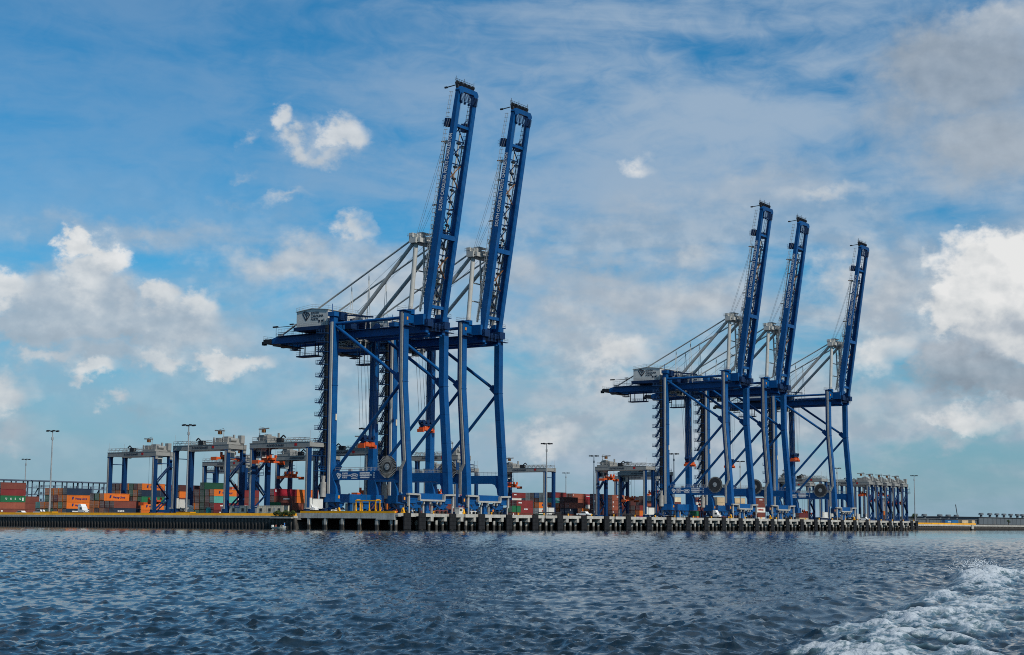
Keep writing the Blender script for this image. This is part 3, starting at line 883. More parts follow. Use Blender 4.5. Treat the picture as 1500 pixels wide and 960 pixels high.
# ================================================================ SHIP-TO-SHORE CRANES
GX, GY, GZ = (1, 0, 0), (0, 1, 0), (0, 0, 1)
H0 = (1.3, 58.5)                      # boom hinge (g,z)
E1 = (0.1561, 0.9877); E2 = (-0.9877, 0.1561)
def bm_pt(a, t, o):                   # boom frame: t up the boom, o towards its top side (landward)
    return (a, H0[0] + E1[0] * t + E2[0] * o, H0[1] + E1[1] * t + E2[1] * o)
NA, FA = (4.1, 5.5), (12.7, 14.1)     # near and far girder lines
def make_crane():
    root = empty('ship_crane', 0, 0, 0)
    # ---- legs
    for a0 in (-2.35, 18.15):
        a1 = a0 + 2.35
        b = MB()
        prof = [(-2.1, 5.0), (0.02, 5.0), (-2.40, 40.0), (-2.40, 61.6), (-4.35, 61.6), (-4.35, 40.0)]
        b.prism([(-2.0, 5.9), (0.05, 5.9), (-0.35, 13.5), (-2.40, 40.0), (-2.40, 61.6), (-4.35, 61.6), (-4.35, 40.0), (-2.45, 13.5)], 'a', a0, a1)
        b.box(a0 - .12, a1 + .12, -4.45, -2.3, 39.9, 40.15)
        b.box(a0 - .5, a1 + .5, -4.9, -1.7, 61.6, 61.85)
        for z in (13.0, 22, 31, 49): b.box(a0 - .03, a1 + .03, -4.38 if z > 40 else -2.45 - (z - 13.5) * .072, -2.37 if z > 40 else -.33 - (z - 13.5) * .077, z, z + .12)
        leg = b.build('leg', BLUE, root)
        r = MB(); r.rail([(a0 - .4, -4.8, 61.85), (a1 + .4, -4.8, 61.85), (a1 + .4, -1.8, 61.85), (a0 - .4, -1.8, 61.85), (a0 - .4, -4.8, 61.85)])
        r.build('railing', GALV, leg)
        if a0 < 0:
            t = MB()
            t.box(a0 - .42, a0 - .02, -3.45, -2.65, 40, 61.2)
            t.beam((a0 - .22, -3.05, 40.05), (a0 - .22, -1.25, 15.8), .8, .4, up=GX)
            t.beam((a0 - .22, -1.25, 15.9), (a0 - .22, -2.6, 13.4), .8, .4, up=GX)
            t.box(a0 - .42, a0 - .02, -3.0, -2.2, 6.3, 13.6)
            t.build('cable_tray', TRAY, leg)
        lm = MB(); lm.box(a0 + 1.2, a0 + 1.75, -2.4, -2.2, 58.9, 59.8); lm.build('lamp', AMBER, leg)
        w = MB(); w.box(a0 - .2, a1 + 1.6, -2.4, -1.4, 56.9, 57.1)
        w.rail([(a0 - .1, -1.45, 57.1), (a1 + 1.5, -1.45, 57.1)]); w.build('leg_platform', DBLUE, leg)
    for a0 in (-2.35, 18.15):
        a1 = a0 + 2.35
        b = MB()
        b.prism([(-32.5, 5.9), (-28.2, 5.9), (-28.4, 8.2), (-29.2, 10.0), (-30.45, 13.0), (-30.45, 16.8), (-30.45, 61.8), (-32.4, 61.8)] if a0 < 0 else
                [(-32.5, 5.9), (-28.6, 5.9), (-28.8, 8.2), (-29.4, 10.0), (-30.45, 13.0), (-30.45, 61.8), (-32.4, 61.8)], 'a', a0, a1)
        b.box(a0 - .12, a1 + .12, -32.5, -30.35, 39.9, 40.15)
        b.prism([(a1 - .05, 13.0), (a1 + 1.3, 13.0), (a1 + .6, 14.5), (a1 - .05, 18.0)] if a0 < 0 else [(a0 + .05, 13.0), (a0 - 1.3, 13.0), (a0 - .6, 14.5), (a0 + .05, 18.0)], 'g', -32.2, -30.6)
        for z in (22, 31, 49): b.box(a0 - .03, a1 + .03, -32.43, -30.42, z, z + .12)
        leg = b.build('leg', BLUE, root)
        lm = MB(); lm.box(a0 + 1.5, a0 + 2.0, -30.45, -30.2, 29.0, 31.0); lm.box(a0 + 1.5, a0 + 2.0, -30.45, -30.2, 57.3, 58.3); lm.build('lamp', TRAIL, leg)
        if a0 < 0:
            t = MB(); t.box(a0 - .40, a0 - .02, -31.55, -30.75, 6, 60); t.build('cable_tray', LGREY, leg)
            k = MB(); k.box(-2.9, -1.6, -33.55, -32.55, 12, 59)
            for i in range(60): k.box(-3.05, -2.9, -33.45, -32.7, 12 + i * .78, 12.35 + i * .78)
            k.build('elevator_rail', DARK, leg)
            pk = MB(); pk.tube((-2.2, -31.4, 61.8), (-2.2, -31.4, 65.8), .12, 6); pk.box(-2.9, -.4, -32.6, -30.0, 61.8, 63.2); pk.build('leg_head', BLUE, leg)
    # ---- portal beams (with haunches)
    for a0, near in ((-2.15, True), (18.4, False)):
        b = MB()
        prof = [(-30.6, 12.95), (-30.6, 10.0), (-27.6, 10.25), (-5.2, 10.15), (-3.9, 9.7), (-3.1, 8.5), (-2.75, 6.4), (-1.9, 6.1), (-1.4, 12.8)]
        b.prism(prof, 'a', a0, a0 + 1.75)
        pb = b.build('portal_beam', BLUE, root)
        r = MB(); r.rail([(a0 + .1, -29, 12.95), (a0 + .1, -3.0, 12.9)]); r.rail([(a0 + 1.6, -29, 12.95), (a0 + 1.6, -3.0, 12.9)])
        for g in (-24, -19.5, -12): r.box(a0 + .5, a0 + 1.3, g, g + 1.1, 12.9, 13.7)
        r.build('railing', GALV, pb)
        if near:
            x = a0 - .03
            emblem(WHITE, pb, (x, -28.2, 10.62), GY, GZ, 1.75)
            for i, tx in enumerate(('SOUTH', 'CAROLINA', 'PORTS')):
                lettering(tx, .66, WHITE, pb, (x, -26.0, 12.02 - i * .62), GY, GZ, bold=.02)
            lettering('ZPMC', .72, WHITE, pb, (x, -22.15, 11.35), GY, GZ, width=2.0, bold=.03)
            ov = MB()
            for i in range(20):
                t0, t1 = 2 * math.pi * i / 20, 2 * math.pi * (i + 1) / 20
                ov.beam((x, -21.15 + 1.45 * math.cos(t0), 11.6 + .55 * math.sin(t0)), (x, -21.15 + 1.45 * math.cos(t1), 11.6 + .55 * math.sin(t1)), .12, .02, up=GX)
            ov.build('oval_badge', WHITE, pb)
            faint_text(WHITE, pb, (x, -22.3, 10.62), GY, GZ, [2.4], .22, .1, 2)
            faint_text(WHITE, pb, (x, -18.9, 12.1), GY, GZ, [3.6, 4.5, 3.9], .46, .22, 3)
            faint_text(WHITE, pb, (x, -13.6, 12.1), GY, GZ, [.6, .6, .6], .46, .22, 4)
    # ---- sill beams
    b = MB(); b.box(-3.0, 21.0, -32.6, -30.2, 3.4, 6.05); b.box(-3.0, 1.2, -30.2, -27.9, 3.5, 5.95); b.box(17.0, 21.0, -30.2, -27.9, 3.5, 5.95)
    for a in (1, 6, 12): b.box(a, a + .5, -30.2, -30.0, 5.9, 6.3)
    sb = b.build('sill_beam', BLUE, root)
    lm = MB(); lm.box(-1.7, -1.1, -27.9, -27.7, 4.6, 5.5); lm.build('lamp', AMBER, sb)
    b = MB(); b.box(-3.0, 21.2, -2.2, .10, 4.2, 5.95); b.box(2.2, 15.6, -2.0, .18, 4.0, 6.15); b.box(-3.0, 1.8, -2.2, .04, 3.1, 4.25); b.box(16.4, 21.2, -2.2, .04, 3.1, 4.25)
    sb = b.build('sill_beam', BLUE, root)
    wk = MB()
    pts = [(-3.3, 5.85), (2.6, 5.75), (2.6, 4.05), (15.0, 4.05), (15.0, 5.75), (20.6, 5.9)]
    for p, q in zip(pts, pts[1:]): wk.beam((p[0], .62, p[1]), (q[0], .62, q[1]), .9, .52, up=(0, 0, 1) if p[1] != 4.05 or q[1] == 4.05 else GX)
    wk.box(-2.8, -2.2, .2, .8, 2.2, 5.6); wk.box(19.6, 20.1, .2, .8, 2.2, 5.6)
    for a in (4.8, 8.0, 11.4, 13.2): wk.box(a, a + .35, .3, .8, 2.9, 3.8)
    wk.box(-2.6, -2.2, .5, .8, .1, 2.2); wk.box(19.1, 19.4, .5, .8, .1, 2.4)
    wk.build('walkway', WALK, sb)
    jb = MB(); jb.box(-5.4, -3.1, -1.4, .3, 3.4, 5.4); jb.build('junction_box', DBLUE, sb)
    lm = MB(); lm.box(-4.6, -4.0, .3, .42, 4.0, 4.9); lm.build('lamp', AMBER, sb)
    # ---- bogies
    for g in (-.95, -31.4):
        for ac in (1.5, 15.0):
            z = 3.45
            b = MB()
            b.prism([(ac - 3.3, z), (ac + 3.3, z), (ac + 3.0, 2.5), (ac + 1.0, 1.55), (ac - 1.0, 1.55), (ac - 3.0, 2.5)], 'g', g - .55, g + .75)
            b.prism([(ac - 2.2, 3.25), (ac - 1.2, 3.25), (ac - .4, 2.2), (ac - .9, 2.2)], 'g', g + .75, g + .79, m=1)
            for dx in (-2.2, 2.2):
                b.prism([(ac + dx - 1.7, 1.15), (ac + dx + 1.7, 1.15), (ac + dx + 1.1, 1.75), (ac + dx, 2.1), (ac + dx - 1.1, 1.75)], 'g', g - .4, g + .55)
                for w in (-.95, .95): b.tube((ac + dx + w, g - .3, .46), (ac + dx + w, g + .35, .46), .44, 12, m=1)
                b.box(ac + dx - .5, ac + dx + .5, g + .5, g + 1.0, 1.2, 1.7, m=1)
            b.build('bogie', [BLUE, DARK], root)
        b = MB(); b.box(7.6, 8.9, g - .5, g + .6, .3, 4.0); b.box(7.2, 9.3, g - .6, g + .7, .15, .9); b.box(6.0, 6.5, g, g + .5, .2, 3.2, m=1); b.box(10.2, 10.7, g, g + .5, .2, 3.2, m=1)
        b.build('storm_anchor', [BLUE, TRAY], root)
        for a in (-3.9, 20.4):
            b = MB(); b.box(a - .5, a + .7, g - .5, g + .5, .25, 1.5); b.build('buffer', DBLUE, root)
    # ---- top cross beams
    b = MB(); b.box(0.02, 18.1, -4.25, -2.5, 58.1, 60.9); b.box(2.6, 3.9, -4.3, 1.1, 57.6, 60.9); b.box(14.3, 15.6, -4.3, 1.1, 57.6, 60.9)
    b.box(0.9, 2.6, -4.4, -2.2, 60.9, 62.4); b.box(15.6, 17.3, -4.4, -2.2, 60.9, 62.4); b.build('cross_beam', BLUE, root)
    b = MB(); b.box(0.02, 18.1, -32.3, -30.6, 58.1, 60.7); b.build('cross_beam', BLUE, root)
    for a in (-1.2, 19.3):
        b = MB(); b.tube((a, -30.5, 59.5), (a, -4.3, 59.6), .5, 10); b.build('tie_beam', BLUE, root)
        b = MB(); b.tube((a, -30.5, 58.7), (a, -4.3, 40.9), .52, 10); b.beam((a, -6.2, 42.2), (a, -4.2, 40.3), .5, 2.0); b.build('diagonal_brace', BLUE, root)
        b = MB(); b.tube((a, -4.2, 39.4), (a, -29.2, 13.6), .52, 10); b.beam((a, -27.8, 15.0), (a, -29.4, 12.9), .6, 1.8); b.build('diagonal_brace', BLUE, root)
    # ---- main girders
    for (a0, a1), inner in ((NA, 1), (FA, -1)):
        b = MB()
        b.prism([(-62.5, 55.4), (-60.5, 55.35), (1.0, 55.35), (1.0, 57.75), (-58.5, 57.75), (-60.5, 57.75), (-64.6, 56.6), (-64.6, 55.9)], 'a', a0, a1)
        b.box(a0 - .15, a1 + .15, -58, .8, 57.75, 57.9)
        ia, ib = (a1, a1 + .9) if inner > 0 else (a0 - .9, a0)
        b.box(ia, ib, -60, .8, 54.9, 55.3)
        gi = b.build('girder', BLUE, root)
        ou = a0 - .9 if inner > 0 else a1
        w = MB(); w.box(ou - .05, ou + .95, -60, -5, 57.55, 57.7)
        w.rail([(ou + (0 if inner > 0 else .9), -60, 57.7), (ou + (0 if inner > 0 else .9), -5, 57.7)], step=2.4)
        w.build('girder_walkway', DBLUE, gi)
    for g in (-62.5, -46, -38, -22, -12):
        b = MB(); b.box(NA[1], FA[0], g - .5, g + .5, 56.6, 57.6); b.build('girder_tie', BLUE, root)
    # tail end: rope sheaves, lamps and service frames
    b = MB(); b.box(3.6, 14.6, -66.2, -62.9, 55.6, 57.0)
    for a in (4.4, 6.6, 9, 11.4, 13.6): b.tube((a, -65.9, 56.4), (a + .8, -65.9, 56.4), .85, 12)
    for a in (4.0, 13.2): b.box(a, a + 1.2, -67.2, -66, 55.2, 56.4)
    b.box(3.6, 14.6, -62, -58, 54.6, 54.9); b.rail([(3.6, -66.1, 57.0), (14.6, -66.1, 57.0)])
    b.build('tail_sheaves', DARK, root)
    b = MB()
    for g in (-60.4, -53.4, -48.8): b.line((3.4, g, 57.8), (3.4, g, 61.2), .09)
    b.line((3.4, -61.6, 60.7), (3.4, -52, 60.7), .11); b.line((3.4, -53.6, 61.3), (3.4, -47.8, 61.1), .1); b.box(3.2, 3.6, -61.8, -59.6, 60.6, 61.1); b.box(3.2, 3.6, -54.4, -52.8, 61.1, 61.5)
    b.rail([(4.0, -60, 57.9), (4.0, -47, 57.9)], h=2.2, step=1.2)
    b.build('lamp_frame', DARK, root)
    # suspended service platform under the tail
    b = MB(); b.box(7.4, 10.8, -55.0, -46.6, 50.9, 51.3)
    for g in (-54.8, -52.6, -48.2, -46.8):
        b.box(8.9, 9.2, g - .12, g + .12, 51.3, 55.4)
    b.rail([(7.4, -55, 51.3), (7.4, -46.6, 51.3)], step=.9); b.rail([(10.8, -55, 51.3), (10.8, -46.6, 51.3)], step=.9)
    b.box(7.8, 10.4, -58.2, -55.6, 53.4, 53.7); b.rail([(7.8, -58.1, 53.7), (7.8, -55.6, 53.7)], step=.8)
    for g in (-58, -55.8): b.box(8.9, 9.1, g - .1, g + .1, 53.6, 55.3)
    b.build('service_platform', DBLUE, root)
    # ---- machinery house
    b = MB(); b.box(-1.6, 19.6, -48.2, -33.4, 58.15, 59.2); b.box(-1.6, 19.6, -48.6, -33.0, 59.2, 59.32)
    fr = b.build('house_floor', DBLUE, root)
    b = MB()
    b.prism([(-47.5, 59.32), (-34.3, 59.32), (-34.3, 64.3), (-40.9, 65.0), (-47.5, 64.3)], 'a', -1.0, 19.0)
    hs = b.build('machinery_house', HOUSE, root)
    t = MB(); t.prism([(-47.8, 64.28), (-40.9, 65.0), (-34.0, 64.28), (-34.0, 64.45), (-40.9, 65.2), (-47.8, 64.45)], 'a', -1.25, 19.25); t.build('roof_edge', LGREY, hs)
    r = MB(); r.rail([(-1.1, -47.6, 64.4), (-1.1, -40.9, 65.2), (-1.1, -34.1, 64.4), (19, -34.1, 64.4)], h=1.2, step=1.3)
    r.rail([(-1.1, -47.6, 64.4), (19, -47.6, 64.4)], h=1.2, step=1.5); r.build('roof_railing', GALV, hs)
    r = MB(); r.rail([(-1.5, -48.5, 59.3), (-1.5, -33.1, 59.3)], h=1.15, step=1.0); r.rail([(-1.5, -33.1, 59.3), (19.5, -33.1, 59.3)], h=1.15, step=1.4); r.build('gallery_railing', GALV, hs)
    d = MB(); d.box(-1.06, -.99, -38.2, -37.5, 60.4, 61.2); d.box(-1.06, -.99, -37.0, -36.3, 60.4, 61.2); d.build('vent', INK, hs)
    for g, z in ((-36.2, 59.4),):
        d = MB(); d.box(-1.07, -.99, g, g + 1.0, z, z + 2.1); d.build('door', LGREY, hs)
    for a in (4, 9, 14):
        d = MB(); d.box(a, a + 1.6, -34.3, -34.15, 60.6, 62.4); d.build('vent', GALV, hs)
    x = -1.04
    emblem(INK, hs, (x, -44.9, 61.3), GY, GZ, 2.9)
    for i, tx in enumerate(('SOUTH', 'CAROLINA', 'PORTS')):
        lettering(tx, 1.05, INK, hs, (x, -41.4, 63.2 - i * 1.02), GY, GZ, bold=.03)
    # equipment between house and portal
    b = MB(); b.box(-.6, 2.6, -32.4, -29.2, 60.7, 63.2); b.box(3, 6, -31.6, -28, 58.2, 60.6); b.box(6.5, 8, -31.5, -29.6, 60.7, 62.0); b.box(10, 12.6, -31.4, -28.4, 58.2, 61.4)
    b.rail([(-1, -29, 60.8), (18, -29, 60.8)], step=1.2); b.rail([(1, -25.5, 60.2), (14, -22, 60.2)], step=1.2); b.beam((1.2, -29, 62.4), (1.2, -17.5, 61.0), .25, .5)
    b.build('hoist_gear', DBLUE, root)
    # ---- A frame (light grey)
    for s in (-1, 1):
        c = 9.1
        b = MB(); b.tube((c + s * 7.2, -3.35, 62.3), (c + s * 4.9, -3.35, 83.6), .72, 12); b.build('mast', LGREY, root)
        ga = NA if s < 0 else FA; gm = (ga[0] + ga[1]) / 2
        b = MB(); b.tube((c + s * 5.2, -3.8, 83.9), (gm, -30.4, 58.3), .62, 10); b.beam((gm, -29.0, 59.7), (gm, -31.0, 57.9), 1.2, 1.9); b.build('back_leg', LGREY, root)
        b = MB(); b.tube((c + s * 5.6, -4.4, 84.6), (gm, -59.6, 57.9), .30, 8); b.box(gm - .4, gm + .4, -60.4, -58.6, 57.75, 58.6); b.build('backstay', LGREY, root)
        for g in (-29.5, -22.5):
            zt = 57.9 + (g + 59.6) / (55.2) * 26.7
            b = MB(); b.line((gm - .1, g - .9, 57.9), (gm, g, zt), .10); b.line((gm + .1, g + .9, 57.9), (gm, g, zt), .10); b.build('stay_prop', LGREY, root)
    b = MB()
    b.box(2.3, 15.9, -4.7, -2.1, 83.4, 85.2); b.box(3.0, 15.2, -5.2, -1.6, 84.0, 84.3); b.box(3.0, 6.4, -5.0, -.9, 83.6, 85.0); b.box(11.8, 15.2, -5.0, -.9, 83.6, 85.0)
    for a in (3.2, 5.0, 7.2, 9.1, 11, 13, 14.6): b.tube((a, -2.8, 85.6), (a + .55, -2.8, 85.6), .75, 10)
    b.box(4.3, 7.0, -4.6, -2.0, 85.2, 86.6); b.box(6.2, 11, -4.6, -2.4, 87.0, 87.3); b.line((6.4, -3, 85), (6.4, -3, 87.2), .1); b.line((10.8, -3, 85), (10.8, -3, 87.2), .1)
    for a in (2.4, 3.6, 14.0): b.box(a, a + .8, -4.8, -3.4, 85.2, 86.6)
    ap = b.build('apex_beam', LGREY, root)
    r = MB(); r.rail([(2.2, -5.3, 85.2), (16.0, -5.3, 85.2)], step=1.2); r.rail([(2.2, -1.5, 85.2), (16.0, -1.5, 85.2)], step=1.2); r.rail([(2.2, -5.3, 85.2), (2.2, -1.5, 85.2)], step=1.0); r.build('railing', GALV, ap)
    # struts and the ladder tower inside the A frame
    b = MB()
    for a in (6.6, 11.6): b.tube((a, -2.2, 83.4), (a, -1.4, 63.0), .30, 8)
    b.tube((4.8, -3.3, 75.0), (13.4, -3.3, 75.0), .22, 8)
    b.tube((3.1, -3.3, 69.0), (15.1, -3.3, 69.0), .22, 8)
    b.build('mast_strut', LGREY, root)
    b = MB()
    for a, g in ((6.9, -1.8), (9.3, -1.8), (6.9, .2), (9.3, .2)): b.line((a, g, 60.9), (a, g, 80.0), .10)
    for i in range(7):
        z = 61.5 + i * 2.7
        b.box(6.8, 9.4, -1.9, .3, z, z + .1); b.rail([(6.8, -1.9, z + .1), (9.4, -1.9, z + .1), (9.4, .3, z + .1), (6.8, .3, z + .1), (6.8, -1.9, z + .1)], step=1.2)
        b.beam((7.2, -1.7 if i % 2 else .1, z), (9.0, .1 if i % 2 else -1.7, z + 2.7), .5, .12)
    b.build('ladder_tower', DBLUE, root)
    b = MB()
    for i in range(3):
        z = 72.5 + i * 2.8
        b.box(9.6, 11.4, -.9, .5, z, z + .1); b.rail([(9.6, .5, z + .1), (11.4, .5, z + .1)], step=.9); b.line((10.5, .2, z - 2), (10.5, .2, z + 2), .08)
    b.build('mast_ladder', GALV, root)
    # ---- raised boom
    back = [(0, 1.5), (3, 1.6), (7.5, 2.35), (40, 2.35), (50, 1.75), (58, 1.55), (72.5, 1.30)]
    LB = 72.5
    for (a0, a1), s in ((NA, 1), (FA, -1)):
        b = MB()
        poly = [bm_pt(0, t, o)[1:] for t, o in back][::-1] + [bm_pt(0, 0, 0)[1:], bm_pt(0, LB, 0)[1:]]
        b.prism(poly, 'a', a0, a1)
        ri = (a1, a1 + .35) if s > 0 else (a0 - .35, a0)
        p0, p1 = bm_pt(0, 1, .25), bm_pt(0, LB - 1, .25)
        b.beam((sum(ri) / 2, p0[1], p0[2]), (sum(ri) / 2, p1[1], p1[2]), .35, .5, up=GX)
        for t in range(6, 72, 6):
            c = bm_pt((a0 + a1) / 2, t, 0); b.box(a0 - .02, a1 + .02, c[1] - .03, c[1] + .02, c[2], c[2] + .14)
        bgir = b.build('boom_girder', BLUE, root)
        if s > 0:
            lettering('SOUTH CAROLINA PORTS CHARLESTON', 1.75, WHITE, bgir, bm_pt(a0 - .03, 34.6, .30), (0, E1[0], E1[1]), (0, E2[0], E2[1]), width=24.2, bold=.025)
        # folded forestay lying on the boom's back
        st = MB(); am = (a0 + a1) / 2
        st.tube(bm_pt(am, 26, 3.0), bm_pt(am, 56, 2.9), .20, 6); st.tube(bm_pt(am, 3, 3.7), bm_pt(am, 26.5, 3.2), .34, 8)
        for t in (8, 14, 20, 26, 34, 42, 50, 56): st.box(am - .35, am + .35, bm_pt(0, t, 2.9)[1] - .3, bm_pt(0, t, 2.2)[1] + .3, bm_pt(0, t, 2.5)[2] - .25, bm_pt(0, t, 2.5)[2] + .25)
        st.build('forestay', LGREY, bgir)
        # ladder and hand rail along the back
        ld = MB(); oa = a0 - .1 if s > 0 else a1 + .1
        for tA, tB in ((4, 60), (64, 72)):
            for o in (2.9, 3.6): ld.line(bm_pt(oa, tA, o), bm_pt(oa, tB, o - (.5 if tB > 60 else 0)), .075)
            t = tA
            while t < tB: ld.line(bm_pt(oa, t, 2.2), bm_pt(oa, t, 3.6), .07); t += 1.3
        for o in (2.6, 3.4): ld.line(bm_pt(oa, 60, o), bm_pt(oa, 64, o - .8), .05)
        ld.build('boom_ladder', GALV, bgir)
        for t in (16.5, 36.5, 56.5):
            sp = MB(); p = bm_pt(am, t, 2.2); q = bm_pt(am, t, 4.6); sp.beam(p, (am, q[1], p[2] + .1), .35, .35); sp.build('stay_bracket', RUSTB, bgir)
        pf = MB(); c0, c1 = bm_pt(am, 61, 3.0), bm_pt(am, 63.6, 3.0)
        pf.beam(c0, c1, 1.8, 1.6, up=GX); pf.rail([(am - 1, c0[1] - 1.4, c0[2]), (am + 1, c0[1] - 1.4, c0[2])], h=2.0, step=.8); pf.rail([(am, c0[1] - 1.6, c0[2]), (am, c0[1] + .6, c0[2])], h=2.4, step=.8); pf.build('stay_platform', DBLUE, bgir)
    for t, h, o in ((61.8, .9, 1.0), (27.0, 1.5, .5), (5.0, 1.0, 1.0)):
        b = MB(); c = bm_pt(0, t, o)
        b.box(NA[1], FA[0], c[1] - .5, c[1] + .5, c[2] - h / 2, c[2] + h / 2); b.build('boom_tie', BLUE, root)
    # bracing between the boom girders: X members, pads and a cable run
    t = 7; kk = 0
    while t < 58:
        for p, q in (((NA[1], t), (FA[0], t + 7.2)), ((FA[0], t), (NA[1], t + 7.2))):
            b = MB(); b.beam(bm_pt(p[0], p[1], 1.9), bm_pt(q[0], q[1], 1.9), .26, .26); b.build('boom_brace', RUSTB if kk % 4 == 1 else DBLUE, root)
        b = MB(); b.beam(bm_pt(NA[1], t, 1.9), bm_pt(FA[0], t, 1.9), .3, .3); b.build('boom_brace', DBLUE, root)
        t += 7.2; kk += 1
    b = MB(); b.tube(bm_pt(10.4, 2, 2.3), bm_pt(10.4, 60, 2.1), .28, 6); b.tube(bm_pt(8.6, 2, 2.6), bm_pt(8.6, 34, 2.4), .2, 6)
    for i in range(15): 
        tt = 5 + i * 3.7; b.box(9.6, 11.1, bm_pt(0, tt, 2.1)[1] - .35, bm_pt(0, tt, 2.1)[1] + .35, bm_pt(0, tt, 2.1)[2] - .3, bm_pt(0, tt, 2.1)[2] + .3, m=1)
    b.build('festoon_run', [LGREY, DARK], root)
    b = MB(); c = bm_pt(0, 26, 2.6)
    b.box(5.4, 12.8, c[1] - 1.2, c[1] + .7, c[2] + 3.2, c[2] + 3.5); b.rail([(5.4, c[1] + .7, c[2] + 3.5), (12.8, c[1] + .7, c[2] + 3.5)], step=.9, r=.06); b.rail([(5.4, c[1] - 1.2, c[2] + 3.5), (12.8, c[1] - 1.2, c[2] + 3.5)], step=.9, r=.06)
    for a in (6.2, 8.4, 11): b.box(a, a + 1.2, c[1] - .8, c[1] + .4, c[2] + 1.6, c[2] + 3.2)
    b.build('boom_catwalk', DBLUE, root)
    # boom tip
    b = MB()
    lo = [(4.1, LB - .3), (4.1, LB + .3), (5.1, LB + 1.3), (13.1, LB + 1.3), (14.1, LB + .3), (14.1, LB - .3)]
    li = [(5.5, LB - 2.0), (5.5, LB - 1.2), (6.6, LB - .1), (11.6, LB - .1), (12.7, LB - 1.2), (12.7, LB - 2.0)]
    vs = [bm_pt(a, t, o) for o in (-.25, 1.45) for a, t in lo + li]
    fs = []
    for i in range(5):
        fs += [(i, i + 1, i + 7, i + 6), (12 + i, 18 + i, 19 + i, 13 + i), (i, 12 + i, 13 + i, i + 1), (6 + i, 7 + i, 19 + i, 18 + i)]
    fs += [(0, 6, 18, 12), (5, 17, 23, 11)]
    b._add(vs, fs)
    for a in (4.4, 6.4, 8.4, 10.4, 12.4):
        c = bm_pt(a, LB + 1.1, 1.1); b.beam(bm_pt(a + .4, LB + .6, 1.1), bm_pt(a + .4, LB + 2.7, 1.9), .9, .7, up=GX, m=1); b.tube(bm_pt(a + .1, LB + 2.4, 1.5), bm_pt(a + .7, LB + 2.4, 1.5), .65, 10, m=1)
    for a in (4.2, 13.6, 8.5): b.line(bm_pt(a, LB + 2, 1.6), bm_pt(a, LB + 4.4, 1.9), .08, m=1)
    b.rail([bm_pt(4.0, LB + 2.6, 1.9), bm_pt(14, LB + 2.6, 1.9)], step=1.1, r=.06, m=1)
    b.beam(bm_pt(4.1, LB + 1.4, 1.8), bm_pt(4.1, LB + .6, 5.2), .25, .25, m=1); b.box(3.9, 4.4, bm_pt(0, LB + .6, 5.2)[1] - .5, bm_pt(0, LB + .6, 5.2)[1] + .5, bm_pt(0, LB + .6, 5.2)[2] - .2, bm_pt(0, LB + .6, 5.2)[2] + .3, m=1)
    tip = b.build('boom_tip', [BLUE, DARK], root)
    g_ = MB(); 
    cc0, cc1 = bm_pt(0, LB - 3.0, -.35), bm_pt(0, LB - 1.0, -.35)
    for i in range(7): g_.beam(bm_pt(5.0, LB - 3.0 + i * .36, -.3), bm_pt(14.0, LB - 3.0 + i * .36, -.3), .16, .16)
    for a in (5.2, 7.2, 9.2, 11.2, 13.2): g_.beam(bm_pt(a, LB - 3.1, -.3), bm_pt(a, LB - .6, -.3), .2, .2, up=GX)
    for a in (5.6, 7.5, 9.6): g_.box(a, a + .5, cc0[1] - .6, cc0[1] + .1, cc0[2] - .8, cc0[2] - .1)
    g_.build('tip_gantry', DBLUE, tip)
    # trolley ropes running up the boom and slack hoist ropes from the apex
    b = MB()
    for a in (6.4, 7.1, 11.0, 11.7): b.line(bm_pt(a, 62, .8), bm_pt(a, LB - 1.5, .8), .035)
    b.build('boom_rope', ROPE, root)
    b = MB()
    for i, a in enumerate((4.3, 5.2, 12.9, 13.8)):
        b.line((a, -3.2, 86.4), bm_pt(a, 57.5, 2.9), .05); b.line((a + .4, -2.4, 86.2), bm_pt(a + .3, 41, 2.9), .045)
    b.line((6.0, -33, 64.9), (6.5, -4.2, 85.2), .05); b.line((11.8, -33, 64.9), (11.5, -4.2, 85.2), .05)
    b.build('boom_hoist_rope', ROPE, root)
    b = MB()
    for a in (4.8, 13.4): 
        b.box(a - 1.4, a + 1.4, -.9, 2.3, 57.2, 59.4); b.tube((a - 1.6, 1.3, 58.5), (a + 1.6, 1.3, 58.5), .7, 10)
    b.box(4.0, 14.4, -1.2, .8, 56.2, 57.0)
    for a in (6.4, 8, 10, 11.5): b.box(a, a + .9, -.8, 1.6, 57, 58.6)
    b.rail([(5.5, 1.9, 57.0), (12.7, 1.9, 57.0)], step=.9, r=.06)
    b.build('hinge_gear', DBLUE, root)
    # ---- trolley, cab, ropes, spreader
    b = MB(); b.box(5.7, 12.5, -37.5, -27.8, 54.7, 55.2)
    for g in (-36.5, -34.6, -31, -28.8): b.box(6.0, 12.2, g - .25, g + .25, 54.3, 55.6)
    b.box(6.2, 8.0, -37.2, -33.2, 53.6, 54.4); b.rail([(5.9, -37.5, 53.2), (5.9, -30.5, 53.2)], step=1.1, r=.06); b.box(5.8, 12.3, -37.6, -33.5, 53.0, 53.2)
    tr = b.build('trolley', GALV, root)
    b = MB(); b.box(7.8, 10.6, -31.0, -28.0, 52.9, 55.0); cb = b.build('operator_cab', LGREY, tr)
    b = MB(); b.box(7.74, 7.80, -30.7, -29.7, 53.5, 54.6); b.box(7.74, 7.80, -29.4, -28.3, 53.2, 54.6); b.box(8.1, 10.3, -28.0, -27.94, 53.2, 54.7); b.build('cab_window', GLASS, cb)
    b = MB()
    for a in (6.6, 8.2, 10.0, 11.6):
        for g in (-28.4, -23.6): b.line((a, -25.5 + (g + 26) * .35, 0), (a, g, 1), .028)
    rp = b.build('hoist_rope', ROPE, root)
    b = MB()
    b.box(6.4, 11.8, -26.5, -24.5, .05, 1.05); b.box(6.9, 8.5, -26.75, -24.25, .1, 1.4); b.box(9.7, 11.3, -26.75, -24.25, .1, 1.4)
